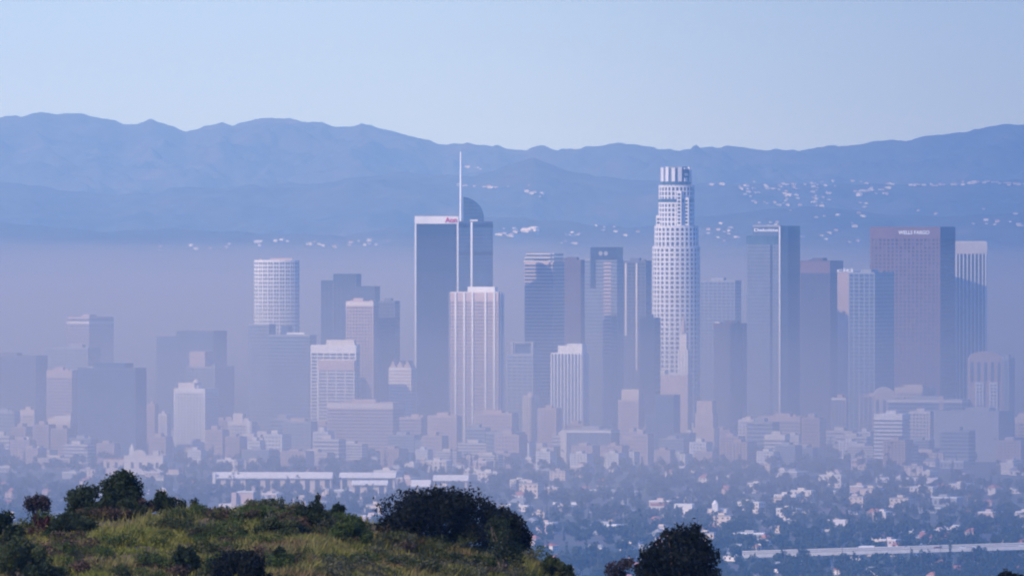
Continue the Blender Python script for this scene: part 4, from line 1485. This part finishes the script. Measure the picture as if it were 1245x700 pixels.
mid_kind("rose gridded mid-rise at the foot of the towers", 26, 20, 8, 'rose', 'glass3', 'grid')
mid_kind("cream banded mid-rise at the foot of the towers", 34, 18, 6, 'offwhite', 'glass3', 'bands')
mid_kind("tan brick gridded mid-rise at the foot of the towers", 22, 22, 10, 'tan', 'win', 'grid')
mid_kind("grey banded mid-rise at the foot of the towers", 30, 20, 9, 'grey', 'glass2', 'bands')
mid_kind("white gridded mid-rise at the foot of the towers", 20, 18, 7, 'white', 'glass3', 'grid')
mid_kind("low beige gridded block at the foot of the towers", 40, 22, 4, 'beige', 'glass3', 'grid')
mid_n, tries = 0, 0
firsts = set()
while mid_n < 170 and tries < 12000:
    tries += 1
    Y = 9080 + RNG.random() * 900
    px_ = -40 + RNG.random() * 1320
    ki = int(RNG.integers(0, 6))
    rt, wd, h = MIDS[ki]
    x = X(px_, Y)
    if not free(x, Y, wd * .32):
        continue
    sz = 0.7 + 0.45 * RNG.random()
    if Y < 9250:
        sz *= 0.7
    o = rt if ki not in firsts else copy_tree(rt)
    firsts.add(ki)
    hs = 0.62 + 0.45 * RNG.random()
    o.location = (x, Y, 0)
    o.rotation_euler = (0, 0, -A0 + R(float(RNG.normal(0, 3))))
    o.scale = (hs, hs, sz)
    FOOT.append((x, Y, wd * .4, wd * .4))
    mid_n += 1


# --- trees of the basin
def leaf_quads(pts, size, rng, flat=0.0):
    """random leaf quads of about the given size centred on pts"""
    n = len(pts)
    a = rng.normal(size=(n, 3))
    a /= np.linalg.norm(a, axis=1, keepdims=True)
    b = np.cross(a, rng.normal(size=(n, 3)))
    b /= np.linalg.norm(b, axis=1, keepdims=True)
    if flat:
        a[:, 2] *= (1 - flat)
        b[:, 2] *= (1 - flat)
    s_ = (size * (0.6 + 0.8 * rng.random((n, 1))))
    a, b = a * s_, b * s_ * 0.62
    return np.stack([pts - a, pts - b * 0.9, pts + a, pts + b * 0.9], 1)


def blob_points(lobes, n, rng, shell=0.55):
    """points in the outer part of several ellipsoid lobes"""
    vol = np.array([l[3] * l[4] * l[5] for l in lobes]) ** 0.75
    pick = rng.choice(len(lobes), n, p=vol / vol.sum())
    L = np.array(lobes)[pick]
    d = rng.normal(size=(n, 3))
    d /= np.linalg.norm(d, axis=1, keepdims=True)
    rr = (shell + (1 - shell) * rng.random((n, 1)) ** 0.7) * (1 + 0.10 * rng.normal(size=(n, 1)))
    return L[:, :3] + d * rr * L[:, 3:6]


def join_mesh(name, Q, mb, mats, leaf_slots=None):
    """leaf quads (slot 0, or per-quad slots) plus the geometry of mb (last slot)"""
    me = bpy.data.meshes.new(name)
    nq = len(Q)
    V = [tuple(map(float, p)) for p in Q.reshape(-1, 3)] + mb.v
    Fc = [(4 * i, 4 * i + 1, 4 * i + 2, 4 * i + 3) for i in range(nq)] + [tuple(j + 4 * nq for j in f) for f in mb.f]
    me.from_pydata(V, [], Fc)
    for m in mats:
        me.materials.append(m)
    sl = list(leaf_slots) if leaf_slots is not None else [0] * nq
    me.polygons.foreach_set("material_index", np.array(sl + [len(mats) - 1] * len(mb.f), dtype=np.int32))
    me.update()
    return me


TREES = []
for v in range(6):
    rg = np.random.default_rng(100 + v)
    hh = 9 + 5 * rg.random()
    lob = []
    for i in range(6):
        a = rg.random() * 6.283
        rr = 2.6 * rg.random()
        lob.append((math.cos(a) * rr, math.sin(a) * rr, hh * (0.5 + 0.28 * rg.random()), 2.3 + rg.random() * 1.3, 2.3 + rg.random() * 1.3, 1.8 + rg.random() * 1.3))
    Q = leaf_quads(blob_points(lob, 260, rg, 0.35), 0.85, rg)
    mb = MB()
    mb.tube([(0, 0, 0), (0.2, 0, hh * .35), (0.1, 0.1, hh * .6)], [.35, .26, .12], 6)
    for i in range(4):
        l = lob[i]
        mb.tube([(0.2, 0, hh * .33), (l[0] * .6, l[1] * .6, l[2] - .6)], [.18, .07], 5)
    TREES.append(("broadleaf_tree", "round dark tree among the low buildings of the hazy basin", join_mesh("broadleaf_tree", Q, mb, [M['citytree'], M['citybark']]), 0.70, Q, mb))
for v in range(2):
    rg = np.random.default_rng(140 + v)
    hh = 15 + 4 * v
    lob = [(0, 0, hh * (.25 + .2 * i), 1.9 - .35 * i, 1.9 - .35 * i, hh * .17) for i in range(4)]
    Q = leaf_quads(blob_points(lob, 220, rg, 0.3), 0.7, rg)
    mb = MB().tube([(0, 0, 0), (0, 0, hh * .9)], [.3, .06], 6)
    TREES.append(("conifer", "tall narrow conifer among the low buildings of the hazy basin", join_mesh("conifer", Q, mb, [M['citytree'], M['citybark']]), 0.12, Q, mb))
for v in range(2):
    rg = np.random.default_rng(160 + v)
    hh = 17 + 5 * v
    mb = MB().tube([(0, 0, 0), (.3, 0, hh * .5), (.1, .1, hh)], [.28, .22, .17], 6)
    Q = []
    for i in range(26):
        a = 6.283 * i / 26 + rg.random()
        el = -0.5 + 1.5 * rg.random()
        p = np.array([.1, .1, hh])
        d = np.array([math.cos(a) * math.cos(el), math.sin(a) * math.cos(el), math.sin(el)])
        side = np.array([-math.sin(a), math.cos(a), 0]) * .28
        q = p + d * 1.2
        e = p + d * 2.4 + np.array([0, 0, -.8])
        Q.append([p - side * .3, p + side * .3, q + side, q - side])
        Q.append([q - side, q + side, e + side * .2, e - side * .2])
    Q = np.array(Q)
    TREES.append(("palm", "thin tall palm among the low buildings of the hazy basin", join_mesh("palm", Q, mb, [M['citytree'], M['citybark']]), 0.18, Q, mb))
tp = np.array([.14] * 6 + [.05] * 2 + [.03] * 2)
tp /= tp.sum()
spots = []
tries = 0
while len(spots) < 4300 and tries < 30000:
    tries += 1
    Y = 1 / (1 / 9950 + RNG.random() * (1 / 6100 - 1 / 9950))
    if Y > 9300 and RNG.random() < .45:
        continue
    px_ = -45 + RNG.random() * 1335
    x = X(px_, Y)
    # streets stay open; groves gather
    if fbm(np.array(x / 160.0), np.array(Y / 260.0), 3, 5) < 0.36:
        continue
    if not free(x, Y, 1.5):
        continue
    spots.append((Y, x, int(RNG.choice(10, p=tp)), 0.65 + 0.6 * RNG.random(), RNG.random() * 6.28, px_))
vis = sorted([q for q in spots if -5 < q[5] < 1250], key=lambda q: q[0])


def hidden_by_hill(px_, Y, hgt=12):
    py = HOR + (EYE - hgt) / Y * F
    return px_ < 700 and py > (615 if px_ < 500 else 615 + (px_ - 500) * .4)


for px_, Y, k_, sc_ in ((978, 6452, 0, 1.25), (985, 6448, 2, 1.1), (1005, 6454, 3, 0.9), (1030, 6440, 1, 0.9), (1065, 6450, 4, 1.0), (1112, 6446, 5, 0.85), (1183, 6440, 0, 1.2), (1193, 6452, 1, 1.3),
                         (1203, 6446, 2, 1.15), (1232, 6452, 3, 0.9), (946, 6452, 4, 1.0)):
    spots.append((Y, X(px_, Y), k_, sc_, 1.0 + px_, px_))
    vis.insert(0, spots[-1])
near = [q for q in vis if not hidden_by_hill(q[5], q[0])][:285]
nearset = set(id(q) for q in near)
for q in near:
    nm, lab, me = TREES[q[2]][:3]
    o = link(nm, me, None, (q[1], q[0], -0.1), q[4])
    o.scale = (q[3],) * 3
    tag(o, lab, "tree", "trees between the low buildings of the basin")
VV, SL = [], []
for q in spots:
    if id(q) in nearset:
        continue
    Q = TREES[q[2]][4][::2] if q[2] < 6 else TREES[q[2]][4]
    k = 1.25 if q[2] < 6 else 1.0
    c, s_ = math.cos(q[4]), math.sin(q[4])
    A = Q.copy()
    if k != 1.0:
        ctr = A.mean(1, keepdims=True)
        A = ctr + (A - ctr) * 1.35
    A = np.stack([A[..., 0] * c - A[..., 1] * s_, A[..., 0] * s_ + A[..., 1] * c, A[..., 2]], -1) * q[3]
    VV.append(A + np.array([q[1], q[0], 0]))
tag(link("city_trees", quads_mesh("city_trees", np.concatenate(VV), [M['citytree']])), "far tree canopy between the buildings of the hazy basin", "trees", kind='stuff')

# --- pale houses on the far slopes
HK = []
for (w, d, h, wall, roof, lab) in ((24, 16, 7, 'white', 'roofwhite', "tiny bright white house on the far blue slope"), (30, 16, 9, 'offwhite', 'roofgrey', "tiny cream house on the far blue slope"),
                                   (38, 18, 11, 'white', 'roofwhite', "tiny long white building on the far blue slope"), (22, 16, 9, 'beige', 'terra', "tiny beige house on the far blue slope")):
    b = MB().box(-w / 2, w / 2, -d / 2, d / 2, -6, h, 0)
    b.add([(-w / 2 - 1, -d / 2 - 1, h), (w / 2 + 1, -d / 2 - 1, h), (w / 2 + 1, d / 2 + 1, h), (-w / 2 - 1, d / 2 + 1, h), (-w / 2 + 4, 0, h + 4), (w / 2 - 4, 0, h + 4)],
          [(3, 2, 1, 0), (0, 1, 5, 4), (2, 3, 4, 5), (1, 2, 5), (3, 0, 4)], 1)
    for i in range(4):
        x = -w / 2 + w * (i + .5) / 4
        b.box(x - 1.5, x + 1.5, -d / 2 - .2, -d / 2 + .2, 1.5, h - 2, 2)
    HK.append((b.mesh("hillside_house", [M[wall], M[roof], M['win']]), lab))


def hill_houses(n, px0, px1, py0, py1, rg, size=1.0, slope=0.0, kinds=(.22, .33, .15, .30)):
    k = 0
    tries = 0
    while k < n and tries < n * 6:
        tries += 1
        px_ = px0 + (px1 - px0) * rg.random()
        rows = max(1, int((py1 - py0) / 3.5))
        py = py0 + (py1 - py0) * (int(rg.random() * rows) + 0.5) / rows + rg.normal() * 0.5 + 1.5 * math.sin(px_ / 17.0 + py0) + slope * (px_ - px0)
        hit = hit_hill(px_, py)
        if hit is None:
            continue
        me, lab = HK[int(rg.choice(4, p=kinds))]
        o = link("hillside_house", me, None, hit, -R(30) + R(float(rg.normal(0, 20))))
        s_ = HS * size * (0.6 + 0.8 * rg.random())
        o.scale = (s_ * (1 + .5 * rg.random()), s_, s_)
        tag(o, lab, "house", "pale houses scattered on the far slopes")
        k += 1


rg = np.random.default_rng(5)
HS = 0.86     # these are small houses a long way off
hill_houses(46, 1078, 1245, 223.5, 228, rg, 0.34, -0.016)
hill_houses(18, 915, 1060, 221, 230, rg, 0.32)
hill_houses(56, 905, 1010, 224, 252, rg, 0.34)
hill_houses(16, 1035, 1085, 230, 240, rg, 0.38)
hill_houses(9, 865, 915, 224, 231, rg, 0.32)
hill_houses(14, 950, 1060, 246, 266, rg, 0.36)
hill_houses(24, 858, 945, 270, 294, rg, 0.32)
hill_houses(9, 960, 1060, 268, 296, rg, 0.32)
hill_houses(9, 1165, 1245, 268, 276, rg, 0.36)
hill_houses(4, 1110, 1240, 250, 262, rg, 0.4)
hill_houses(20, 308, 480, 292, 301, rg, 0.36)
hill_houses(8, 120, 300, 297, 306, rg, 0.32)
hill_houses(11, 604, 664, 277, 290, rg, 0.36)
hill_houses(6, 632, 652, 280, 285, rg, 0.55, kinds=(.5, 0, .5, 0))
hill_houses(14, 535, 660, 224, 230, rg, 0.3, kinds=(.1, .4, .2, .3))
hill_houses(4, 568, 590, 204, 208, rg, 0.4)
hill_houses(6, 640, 660, 226, 240, rg, 0.3, kinds=(.1, .4, .2, .3))
hill_houses(10, 690, 790, 276, 292, rg, 0.3)
hill_houses(6, 660, 700, 285, 300, rg, 0.3)
# ================================================================== NEAR HILL
CX = [-900, -200, 0, 40, 70, 125, 180, 240, 280, 320, 380, 420, 450, 480, 560, 640, 690, 715, 760, 820, 900, 1100, 1245, 1500, 2100]
CY = [640, 640, 634, 631, 628, 621, 619, 622, 620, 615, 618, 626, 634, 644, 655, 668, 690, 708, 742, 775, 800, 770, 712, 690, 700]
Y0 = 300.0
CZ = [Z(p + 5, Y0) for p in CY]


def hill_z(x, y):
    x, y = np.asarray(x, float), np.asarray(y, float)
    yy = np.maximum(y, 150.0)
    col = x / yy * F + 622.5
    c = np.interp(col, CX, CZ)
    # front: gentle fall towards the viewer, then a gully, then the viewer's own ridge; back: steep fall to the basin
    f1 = c - 0.085 * (Y0 - y) - 0.0005 * (Y0 - y) ** 2
    t = np.clip((y - 20) / 130.0, 0, 1)
    own = (EYE - 1.8) * (1 - t) + 205.0 * t
    u = np.clip((y - 170) / 60.0, 0, 1)
    u = u * u * (3 - 2 * u)
    front = own * (1 - u) + f1 * u
    back = c - 0.30 * np.maximum(y - Y0, 0) - 0.0016 * np.maximum(y - Y0, 0) ** 2
    z = np.where(y > Y0, back, front)
    z = z - np.clip((np.abs(x + 12) - 60) / 300.0, 0, 1) ** 1.4 * 240
    lump = (fbm(x / 3.2 + 50, y / 3.2 + 50, 4, 3) - 0.5) * 0.55 + (fbm(x / 0.8 + 9, y / 0.8, 2, 8) - 0.5) * 0.18
    z = z + lump * np.clip((y - 220) / 30, 0, 1)
    behind = np.clip(-y / 400.0, 0, 1)
    z = z - behind * 240
    return np.maximum(z, -8)


def hill_surface_mat():
    m, t, b = new_mat("hill_soil")
    tc = t.nodes.new("ShaderNodeTexCoord")
    n1 = t.nodes.new("ShaderNodeTexNoise")
    n1.inputs['Scale'].default_value = 0.55
    n1.inputs['Detail'].default_value = 8
    r1 = t.nodes.new("ShaderNodeValToRGB")
    e = r1.color_ramp.elements
    e[0].position, e[1].position = 0.40, 0.60
    e[0].color = (0.045, 0.050, 0.016, 1)
    e[1].color = (0.17, 0.095, 0.05, 1)
    n2 = t.nodes.new("ShaderNodeTexNoise")
    n2.inputs['Scale'].default_value = 9.0
    n2.inputs['Detail'].default_value = 6
    bp = t.nodes.new("ShaderNodeBump")
    bp.inputs['Strength'].default_value = 0.8
    bp.inputs['Distance'].default_value = 0.08
    t.links.new(tc.outputs['Object'], n1.inputs['Vector'])
    t.links.new(tc.outputs['Object'], n2.inputs['Vector'])
    t.links.new(n1.outputs['Fac'], r1.inputs[0])
    t.links.new(n2.outputs['Fac'], bp.inputs['Height'])
    t.links.new(r1.outputs[0], b.inputs['Base Color'])
    t.links.new(bp.outputs[0], b.inputs['Normal'])
    b.inputs['Roughness'].default_value = 0.95
    return m


xs = np.unique(np.concatenate([np.linspace(-520, -30, 40), np.linspace(-30, 12, 240), np.linspace(12, 520, 40)]))
ys = np.unique(np.concatenate([np.linspace(-520, 215, 60), np.linspace(215, 320, 330), np.linspace(320, 760, 60)]))
tag(link("terrain", grid_mesh("terrain", xs, ys, hill_z, [hill_surface_mat()])), kind='structure')


def on_hill(px_, py):
    """where a photo pixel meets the near hill"""
    Y = np.arange(225.0, 340.0, 0.1)
    x = X(px_, Y)
    k = np.nonzero(hill_z(x, Y) >= Z(py, Y))[0]
    if len(k) == 0:
        return None
    i = k[0]
    return float(x[i]), float(Y[i]), float(hill_z(x[i], Y[i]))


# --- grass
def grass_mat():
    m, t, b = new_mat("hill_grass")
    tc = t.nodes.new("ShaderNodeTexCoord")
    n1 = t.nodes.new("ShaderNodeTexNoise")
    n1.inputs['Scale'].default_value = 0.42
    n1.inputs['Detail'].default_value = 5
    n1.inputs['Roughness'].default_value = 0.6
    r1 = t.nodes.new("ShaderNodeValToRGB")
    e = r1.color_ramp.elements
    e[0].position, e[1].position = 0.30, 0.42
    e[0].color = (0.081, 0.106, 0.014, 1)
    e[1].color = (0.188, 0.183, 0.027, 1)
    for p, c in ((0.55, (0.215, 0.180, 0.052, 1)), (0.70, (0.209, 0.11, 0.05, 1))):
        k = e.new(p)
        k.color = c
    t.links.new(tc.outputs['Object'], n1.inputs['Vector'])
    t.links.new(n1.outputs['Fac'], r1.inputs[0])
    t.links.new(r1.outputs[0], b.inputs['Base Color'])
    b.inputs['Roughness'].default_value = 0.7
    b.inputs['Specular IOR Level'].default_value = 0.2
    tr = t.nodes.new("ShaderNodeBsdfTranslucent")
    mx = t.nodes.new("ShaderNodeMixShader")
    mx.inputs[0].default_value = 0.3
    t.links.new(r1.outputs[0], tr.inputs['Color'])
    t.links.new(b.outputs[0], mx.inputs[1])
    t.links.new(tr.outputs[0], mx.inputs[2])
    t.links.new(mx.outputs[0], t.nodes["Material Output"].inputs['Surface'])
    return m


rg = np.random.default_rng(21)
N = 260000
gx = -19.5 + rg.random(N) * 25.0
gy = 262 + rg.random(N) * 50
col = gx / gy * F + 622.5
dens = fbm(gx / 1.1 + 30, gy / 1.1, 3, 40)
bare = fbm(gx / 3.0 + 11, gy / 3.0 + 7, 3, 61)
keep = (col > -30) & (col < 760) & (dens > 0.30) & ((bare < 0.60) | (rg.random(N) < 0.15))
gx, gy, dens = gx[keep], gy[keep], dens[keep]
n = len(gx)
gz = hill_z(gx, gy) - 0.03
tall = 0.10 + 0.28 * np.clip(fbm(gx / 2.2, gy / 2.2, 3, 71) - 0.25, 0, 1) * 2 * (0.5 + rg.random(n))
ang = rg.random(n) * 6.283
lean = rg.normal(0, 0.4, (n, 2)) * tall[:, None] + np.array([0.10, 0.0]) * tall[:, None]
wv = 0.011 + 0.012 * rg.random(n)
ux, uy = np.cos(ang) * wv, np.sin(ang) * wv
b0 = np.stack([gx - ux, gy - uy, gz], -1)
b1 = np.stack([gx + ux, gy + uy, gz], -1)
m1 = np.stack([gx + ux * .8 + lean[:, 0] * .4, gy + uy * .8 + lean[:, 1] * .4, gz + tall * .6], -1)
m0 = np.stack([gx - ux * .8 + lean[:, 0] * .4, gy - uy * .8 + lean[:, 1] * .4, gz + tall * .6], -1)
t1 = np.stack([gx + lean[:, 0], gy + lean[:, 1], gz + tall], -1)
t0 = t1 - np.stack([ux, uy, ux * 0], -1) * .3
Q = np.concatenate([np.stack([b0, b1, m1, m0], 1), np.stack([m0, m1, t1, t0], 1)])
tag(link("grass", quads_mesh("grass", Q, [grass_mat()])), "patchy green and straw grass covering the near hill", "grass", kind='stuff')


# --- shrubs
def shrub(name, label, cat, px0, px1, pyt, pyb, Y, leaf, lobes_n, leaves, leafsize, seed, group=None, shape='dome', stems=5, extra=None, rag=0.12, holes=0.0):
    """one bush: foliage and stems, grown on the ground at distance Y between photo columns px0..px1"""
    rg = np.random.default_rng(seed)
    foot = on_hill((px0 + px1) / 2, pyb)
    if foot is not None and foot[1] < 304:
        Y = foot[1] + 0.25 * min((px1 - px0) * Y / F, 3.0)      # the foot shows at the photo's row
    s_ = Y / F
    xc, w = X((px0 + px1) / 2, Y), (px1 - px0) * s_
    zt = Z(pyt, Y)
    zg = float(hill_z(xc, Y))
    zb = zg if foot is not None else min(zg, Z(pyb, Y))
    h = zt - zb
    root = thing(name, label, cat, (xc, Y, zb), 0, group)
    lob = []
    dpt = min(w, 3.2) * 0.42
    for i in range(lobes_n):
        u = rg.random() * 2 - 1
        v = rg.random() * 2 - 1
        if shape == 'dome':
            env = math.sqrt(max(0.05, 1 - u * u * 0.9))
        elif shape == 'flat':
            env = 1.0 - 0.12 * abs(u)
        elif shape == 'right':
            env = 0.35 + 0.65 * math.sqrt(max(0, 1 - ((u + 0.35) / 1.35) ** 2))
        else:
            env = 1.0
        rz = h * (0.16 + 0.12 * rg.random())
        rx = w * (0.10 + 0.08 * rg.random()) if lobes_n > 6 else w * 0.24
        z = h * env - rz * 1.0
        lo = 0.14 if shape != 'flat' else 0.62
        z = h * (lo + (max(z / h, lo) - lo) * (rg.random() ** 0.45))
        lob.append((u * (w / 2 - rx * .9), v * dpt, max(z, rz * .6), rx, rx * 0.9, rz))
    if extra:
        for (px_, py, rx, rz) in extra:
            lob.append((X(px_, Y) - xc, 0, Z(py, Y) - zb, rx * s_, rx * s_ * .8, rz * s_))
    P = blob_points(lob, int(leaves * 1.35), rg, 0.30)
    # ragged outline: leafy tips standing out of the crown
    k = int(leaves * rag)
    P[:k] += (rg.normal(size=(k, 3)) * np.array([0.05, 0.05, 0.06]) * min(max(h, 0.5), 1.1)) * 0.8
    P[:, 2] = np.maximum(P[:, 2], -0.05)
    Q = leaf_quads(P, leafsize, rg)
    fo = link("foliage", quads_mesh("foliage", Q, [M[leaf]]), root)
    mb = MB()
    for i in range(stems):
        l = lob[int(rg.integers(0, len(lob)))]
        mid = (l[0] * .4 + rg.normal() * .05, l[1] * .4, l[2] * .5)
        mb.tube([(l[0] * .15, l[1] * .15, -0.1), mid, (l[0], l[1], l[2] + l[5] * .5)], [0.05 * min(1.4, h), 0.032 * min(1.4, h), 0.008], 6)
    mb.build("stems", M['bark'], root)
    return root


# big dark mass in the middle: two bushes
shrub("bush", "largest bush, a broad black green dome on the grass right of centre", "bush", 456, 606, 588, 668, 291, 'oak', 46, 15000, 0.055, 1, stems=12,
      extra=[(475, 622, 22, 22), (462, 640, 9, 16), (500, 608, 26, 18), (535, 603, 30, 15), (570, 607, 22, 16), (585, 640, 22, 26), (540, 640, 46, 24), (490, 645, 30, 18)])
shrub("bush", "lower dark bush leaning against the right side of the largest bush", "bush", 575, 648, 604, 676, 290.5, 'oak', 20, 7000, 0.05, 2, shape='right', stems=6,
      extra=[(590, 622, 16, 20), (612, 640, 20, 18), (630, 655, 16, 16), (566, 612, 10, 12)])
shrub("bush", "sparse leafy shrub poking up behind the lower dark bush", "bush", 590, 640, 618, 672, 293, 'sumac', 14, 1400, 0.045, 3, shape='right', rag=.5)
shrub("bush", "small scrub at the right end of the grassy crest", "bush", 652, 690, 668, 706, 289, 'scrub', 10, 2200, 0.04, 4, rag=.3)
shrub("bush", "last ragged bush where the hill drops out of frame", "bush", 672, 704, 684, 712, 288, 'sumac', 8, 1800, 0.04, 5, rag=.3)
# tree mass upper left
shrub("small_tree", "rounded dark green tree topping the left end of the hill", "tree", 117, 178, 569, 624, 300.5, 'sumac', 26, 8000, 0.052, 6, stems=9, rag=.2,
      extra=[(150, 582, 18, 11), (132, 592, 14, 12), (164, 592, 12, 12), (150, 606, 26, 14)])
shrub("bush", "ragged dark shrub left of the rounded green tree", "bush", 74, 128, 586, 624, 301, 'sumac', 18, 4200, 0.05, 7, stems=7, rag=.3,
      extra=[(108, 598, 16, 10), (90, 604, 12, 10)])
shrub("bush", "pointed green shrub right of the rounded green tree", "bush", 178, 224, 594, 626, 301, 'sumac', 12, 2800, 0.045, 8, rag=.3, extra=[(195, 601, 6, 7), (206, 611, 12, 8), (188, 614, 10, 8)])
shrub("bush", "brownish dry shrub between the green tree and the pointed shrub", "bush", 158, 190, 606, 625, 300, 'dry', 8, 2000, 0.04, 9, rag=.25)
shrub("bush", "thin upright sprigs at the right end of the left shrubs", "bush", 212, 243, 604, 623, 301, 'sumac', 7, 420, 0.045, 10, rag=.7, stems=9, shape='box')
shrub("small_tree", "little umbrella shaped plum grey tree near the left frame edge", "tree", 28, 63, 597, 624, 299, 'plum', 12, 1700, 0.04, 11, shape='flat', stems=6)
shrub("bush", "reddish bush beneath the little umbrella tree", "bush", 34, 68, 619, 640, 297, 'redleaf', 8, 2200, 0.04, 12)
shrub("bush", "dark low bush against the left frame edge", "bush", -20, 30, 619, 664, 296, 'sumac', 16, 4600, 0.05, 13, rag=.2)
shrub("bush", "wide green bush below the ragged shrub on the left", "bush", 54, 124, 620, 655, 296, 'sumac', 20, 5200, 0.045, 14, rag=.2)
shrub("bush", "low green bush in the lower left corner", "bush", -18, 70, 652, 712, 288, 'scrub', 20, 6500, 0.045, 15, rag=.15)
shrub("bush", "dark shadowy bush low on the left of the grass", "bush", 18, 92, 680, 722, 285, 'sumac', 14, 4500, 0.045, 16, rag=.15)
shrub("bush", "broad dark bush filling in under the rounded green tree and the ragged shrub", "bush", 96, 186, 603, 630, 300, 'sumac', 20, 5200, 0.045, 35, rag=.25)
# middle
shrub("bush", "dark shrub with one tall sprig on the crest left of the largest bush", "bush", 352, 412, 612, 646, 297, 'sumac', 18, 4200, 0.045, 17, rag=.3, extra=[(387, 605, 4, 6), (384, 615, 10, 8), (368, 622, 12, 9)])
shrub("bush", "small dark shrub right beside the sprigged shrub on the crest", "bush", 398, 428, 611, 638, 298, 'sumac', 9, 2300, 0.045, 18, rag=.3)
shrub("bush", "bright green mounded bush right under the crest's dark shrubs", "bush", 396, 456, 624, 664, 294, 'lush', 18, 5200, 0.04, 19)
shrub("bush", "wide green mound of brush along the crest", "bush", 274, 362, 612, 636, 298, 'lush', 20, 5200, 0.04, 20)
shrub("bush", "brown grey brush just below the green crest mound", "bush", 306, 378, 624, 652, 295.5, 'scrub', 16, 4200, 0.04, 21)
shrub("bush", "black bush cut by the bottom frame edge, centre of the hill", "bush", 250, 336, 665, 725, 284.5, 'oak', 24, 8000, 0.05, 22, stems=6, extra=[(290, 682, 34, 14)])
shrub("bush", "olive dark bush left of the black bush at the bottom", "bush", 204, 246, 658, 700, 287, 'sumac', 12, 3200, 0.04, 23, rag=.2)
shrub("bush", "dim green bush behind the black bottom bush", "bush", 326, 352, 662, 690, 288, 'sumac', 9, 2400, 0.04, 24, rag=.2)
# lower right tree, on the slope beyond the crest
def tree(name, label, px0, px1, pyt, pyb, Y, leaf, seed, lobes, leaves, size):
    rg = np.random.default_rng(seed)
    s_ = Y / F
    xc = X((px0 + px1) / 2, Y)
    zb = float(hill_z(xc, Y))
    root = thing(name, label, "tree", (xc, Y, zb - .1))
    lob = [(X(a, Y) - xc, rg.normal() * .3, Z(b_, Y) - zb, rx * s_, rx * s_ * .9, rz * s_) for a, b_, rx, rz in lobes]
    P = blob_points(lob, leaves, rg, .3)
    k = int(leaves * .2)
    P[:k] += rg.normal(size=(k, 3)) * .09
    link("crown", quads_mesh("crown", leaf_quads(P, size, rg), [M[leaf]]), root)
    top = max(l[2] for l in lob)
    mb = MB().tube([(0, 0, 0), (.05, 0, top * .3), (-.03, 0, top * .62)], [.14, .11, .07], 8)
    for l in lob:
        mb.tube([(0.03, 0, top * (.22 + .25 * rg.random())), (l[0] * .55, l[1] * .55, l[2] * .75), (l[0], l[1], l[2])], [.06, .04, .012], 6)
    mb.build("trunk", M['bark'], root)
    return root


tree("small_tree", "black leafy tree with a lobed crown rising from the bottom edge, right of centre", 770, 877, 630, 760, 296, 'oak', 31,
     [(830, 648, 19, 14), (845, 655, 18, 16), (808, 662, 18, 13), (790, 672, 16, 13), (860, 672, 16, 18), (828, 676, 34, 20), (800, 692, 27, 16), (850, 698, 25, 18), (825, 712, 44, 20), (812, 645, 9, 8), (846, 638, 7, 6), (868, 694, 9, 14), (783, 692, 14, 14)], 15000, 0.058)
shrub("bush", "dim reddish dark bush left of the black lobed tree at the bottom edge", "bush", 732, 776, 677, 730, 293, 'plum', 14, 3600, 0.045, 32, rag=.25, extra=[(762, 685, 11, 8), (745, 692, 11, 10)])
shrub("bush", "tips of a dark bush in the bottom right corner", "bush", 1192, 1262, 690, 735, 292, 'oak', 16, 4200, 0.05, 33, rag=.25)

# --- small sage clumps all over the hill
CL = []
for v in range(5):
    rg = np.random.default_rng(300 + v)
    lob = [(rg.normal() * .28, rg.normal() * .28, .16 + .16 * rg.random(), .22, .22, .17) for _ in range(6)]
    Q = leaf_quads(blob_points(lob, 620, rg, .3), .032, rg)
    mb = MB()
    for l in lob:
        mb.tube([(0, 0, -.08), (l[0], l[1], l[2])], [.012, .005], 5)
    CL.append((v, Q, mb))
KND = [('sagegreen', "grey green sage clump on the grassy hill"), ('scrub', "olive brush clump on the grassy hill"), ('dry', "brown dry brush clump on the grassy hill"), ('lush', "fresh green brush clump on the grassy hill")]
CM = {}
for v, Q, mb in CL:
    for lm, lab in KND:
        CM[(v, lm)] = (quads_mesh("foliage", Q, [M[lm]]), mb.mesh("stems", [M['bark']]))
rg = np.random.default_rng(77)
cnt = 0
while cnt < 150:
    px_, py = rg.random() * 720 - 10, 618 + rg.random() * 90
    p = on_hill(px_, py)
    if p is None:
        continue
    if 90 < px_ < 240 and 636 < py < 690 and rg.random() < .75:
        continue
    # sage on the right half, greener on the left, dry patches between
    q = [.42, .32, .10, .16] if px_ > 380 else [.14, .34, .24, .28]
    lm, lab = KND[int(rg.choice(4, p=q))]
    fm, sm = CM[(int(rg.integers(0, 5)), lm)]
    root = thing("brush_clump", lab, "brush", p, rg.random() * 6.28, "small brush clumps on the grassy hill")
    k = 0.6 + 0.75 * rg.random()
    root.scale = (k * 1.15, k * 1.15, k)
    link("foliage", fm, root)
    link("stems", sm, root)
    cnt += 1

# --- yellow mustard flowers in loose drifts
fl = []
rg = np.random.default_rng(91)
for (px_, py, n, sp) in ((40, 668, 70, 22), (48, 680, 60, 16), (110, 655, 60, 24), (90, 640, 30, 20), (160, 668, 50, 22), (60, 655, 40, 18), (335, 690, 26, 18)):
    for i in range(n):
        p = on_hill(px_ + rg.normal() * sp, py + rg.normal() * 5)
        if p:
            fl.append((p[0], p[1], p[2] + .2 + .2 * rg.random()))
fl = np.array(fl)
P = np.repeat(fl, 4, 0) + rg.normal(size=(len(fl) * 4, 3)) * .035
tag(link("wild_flowers", quads_mesh("wild_flowers", leaf_quads(P, .018, rg), [M['yflower']])), "drifts of small yellow mustard flowers in the grass", "flowers", kind='stuff')
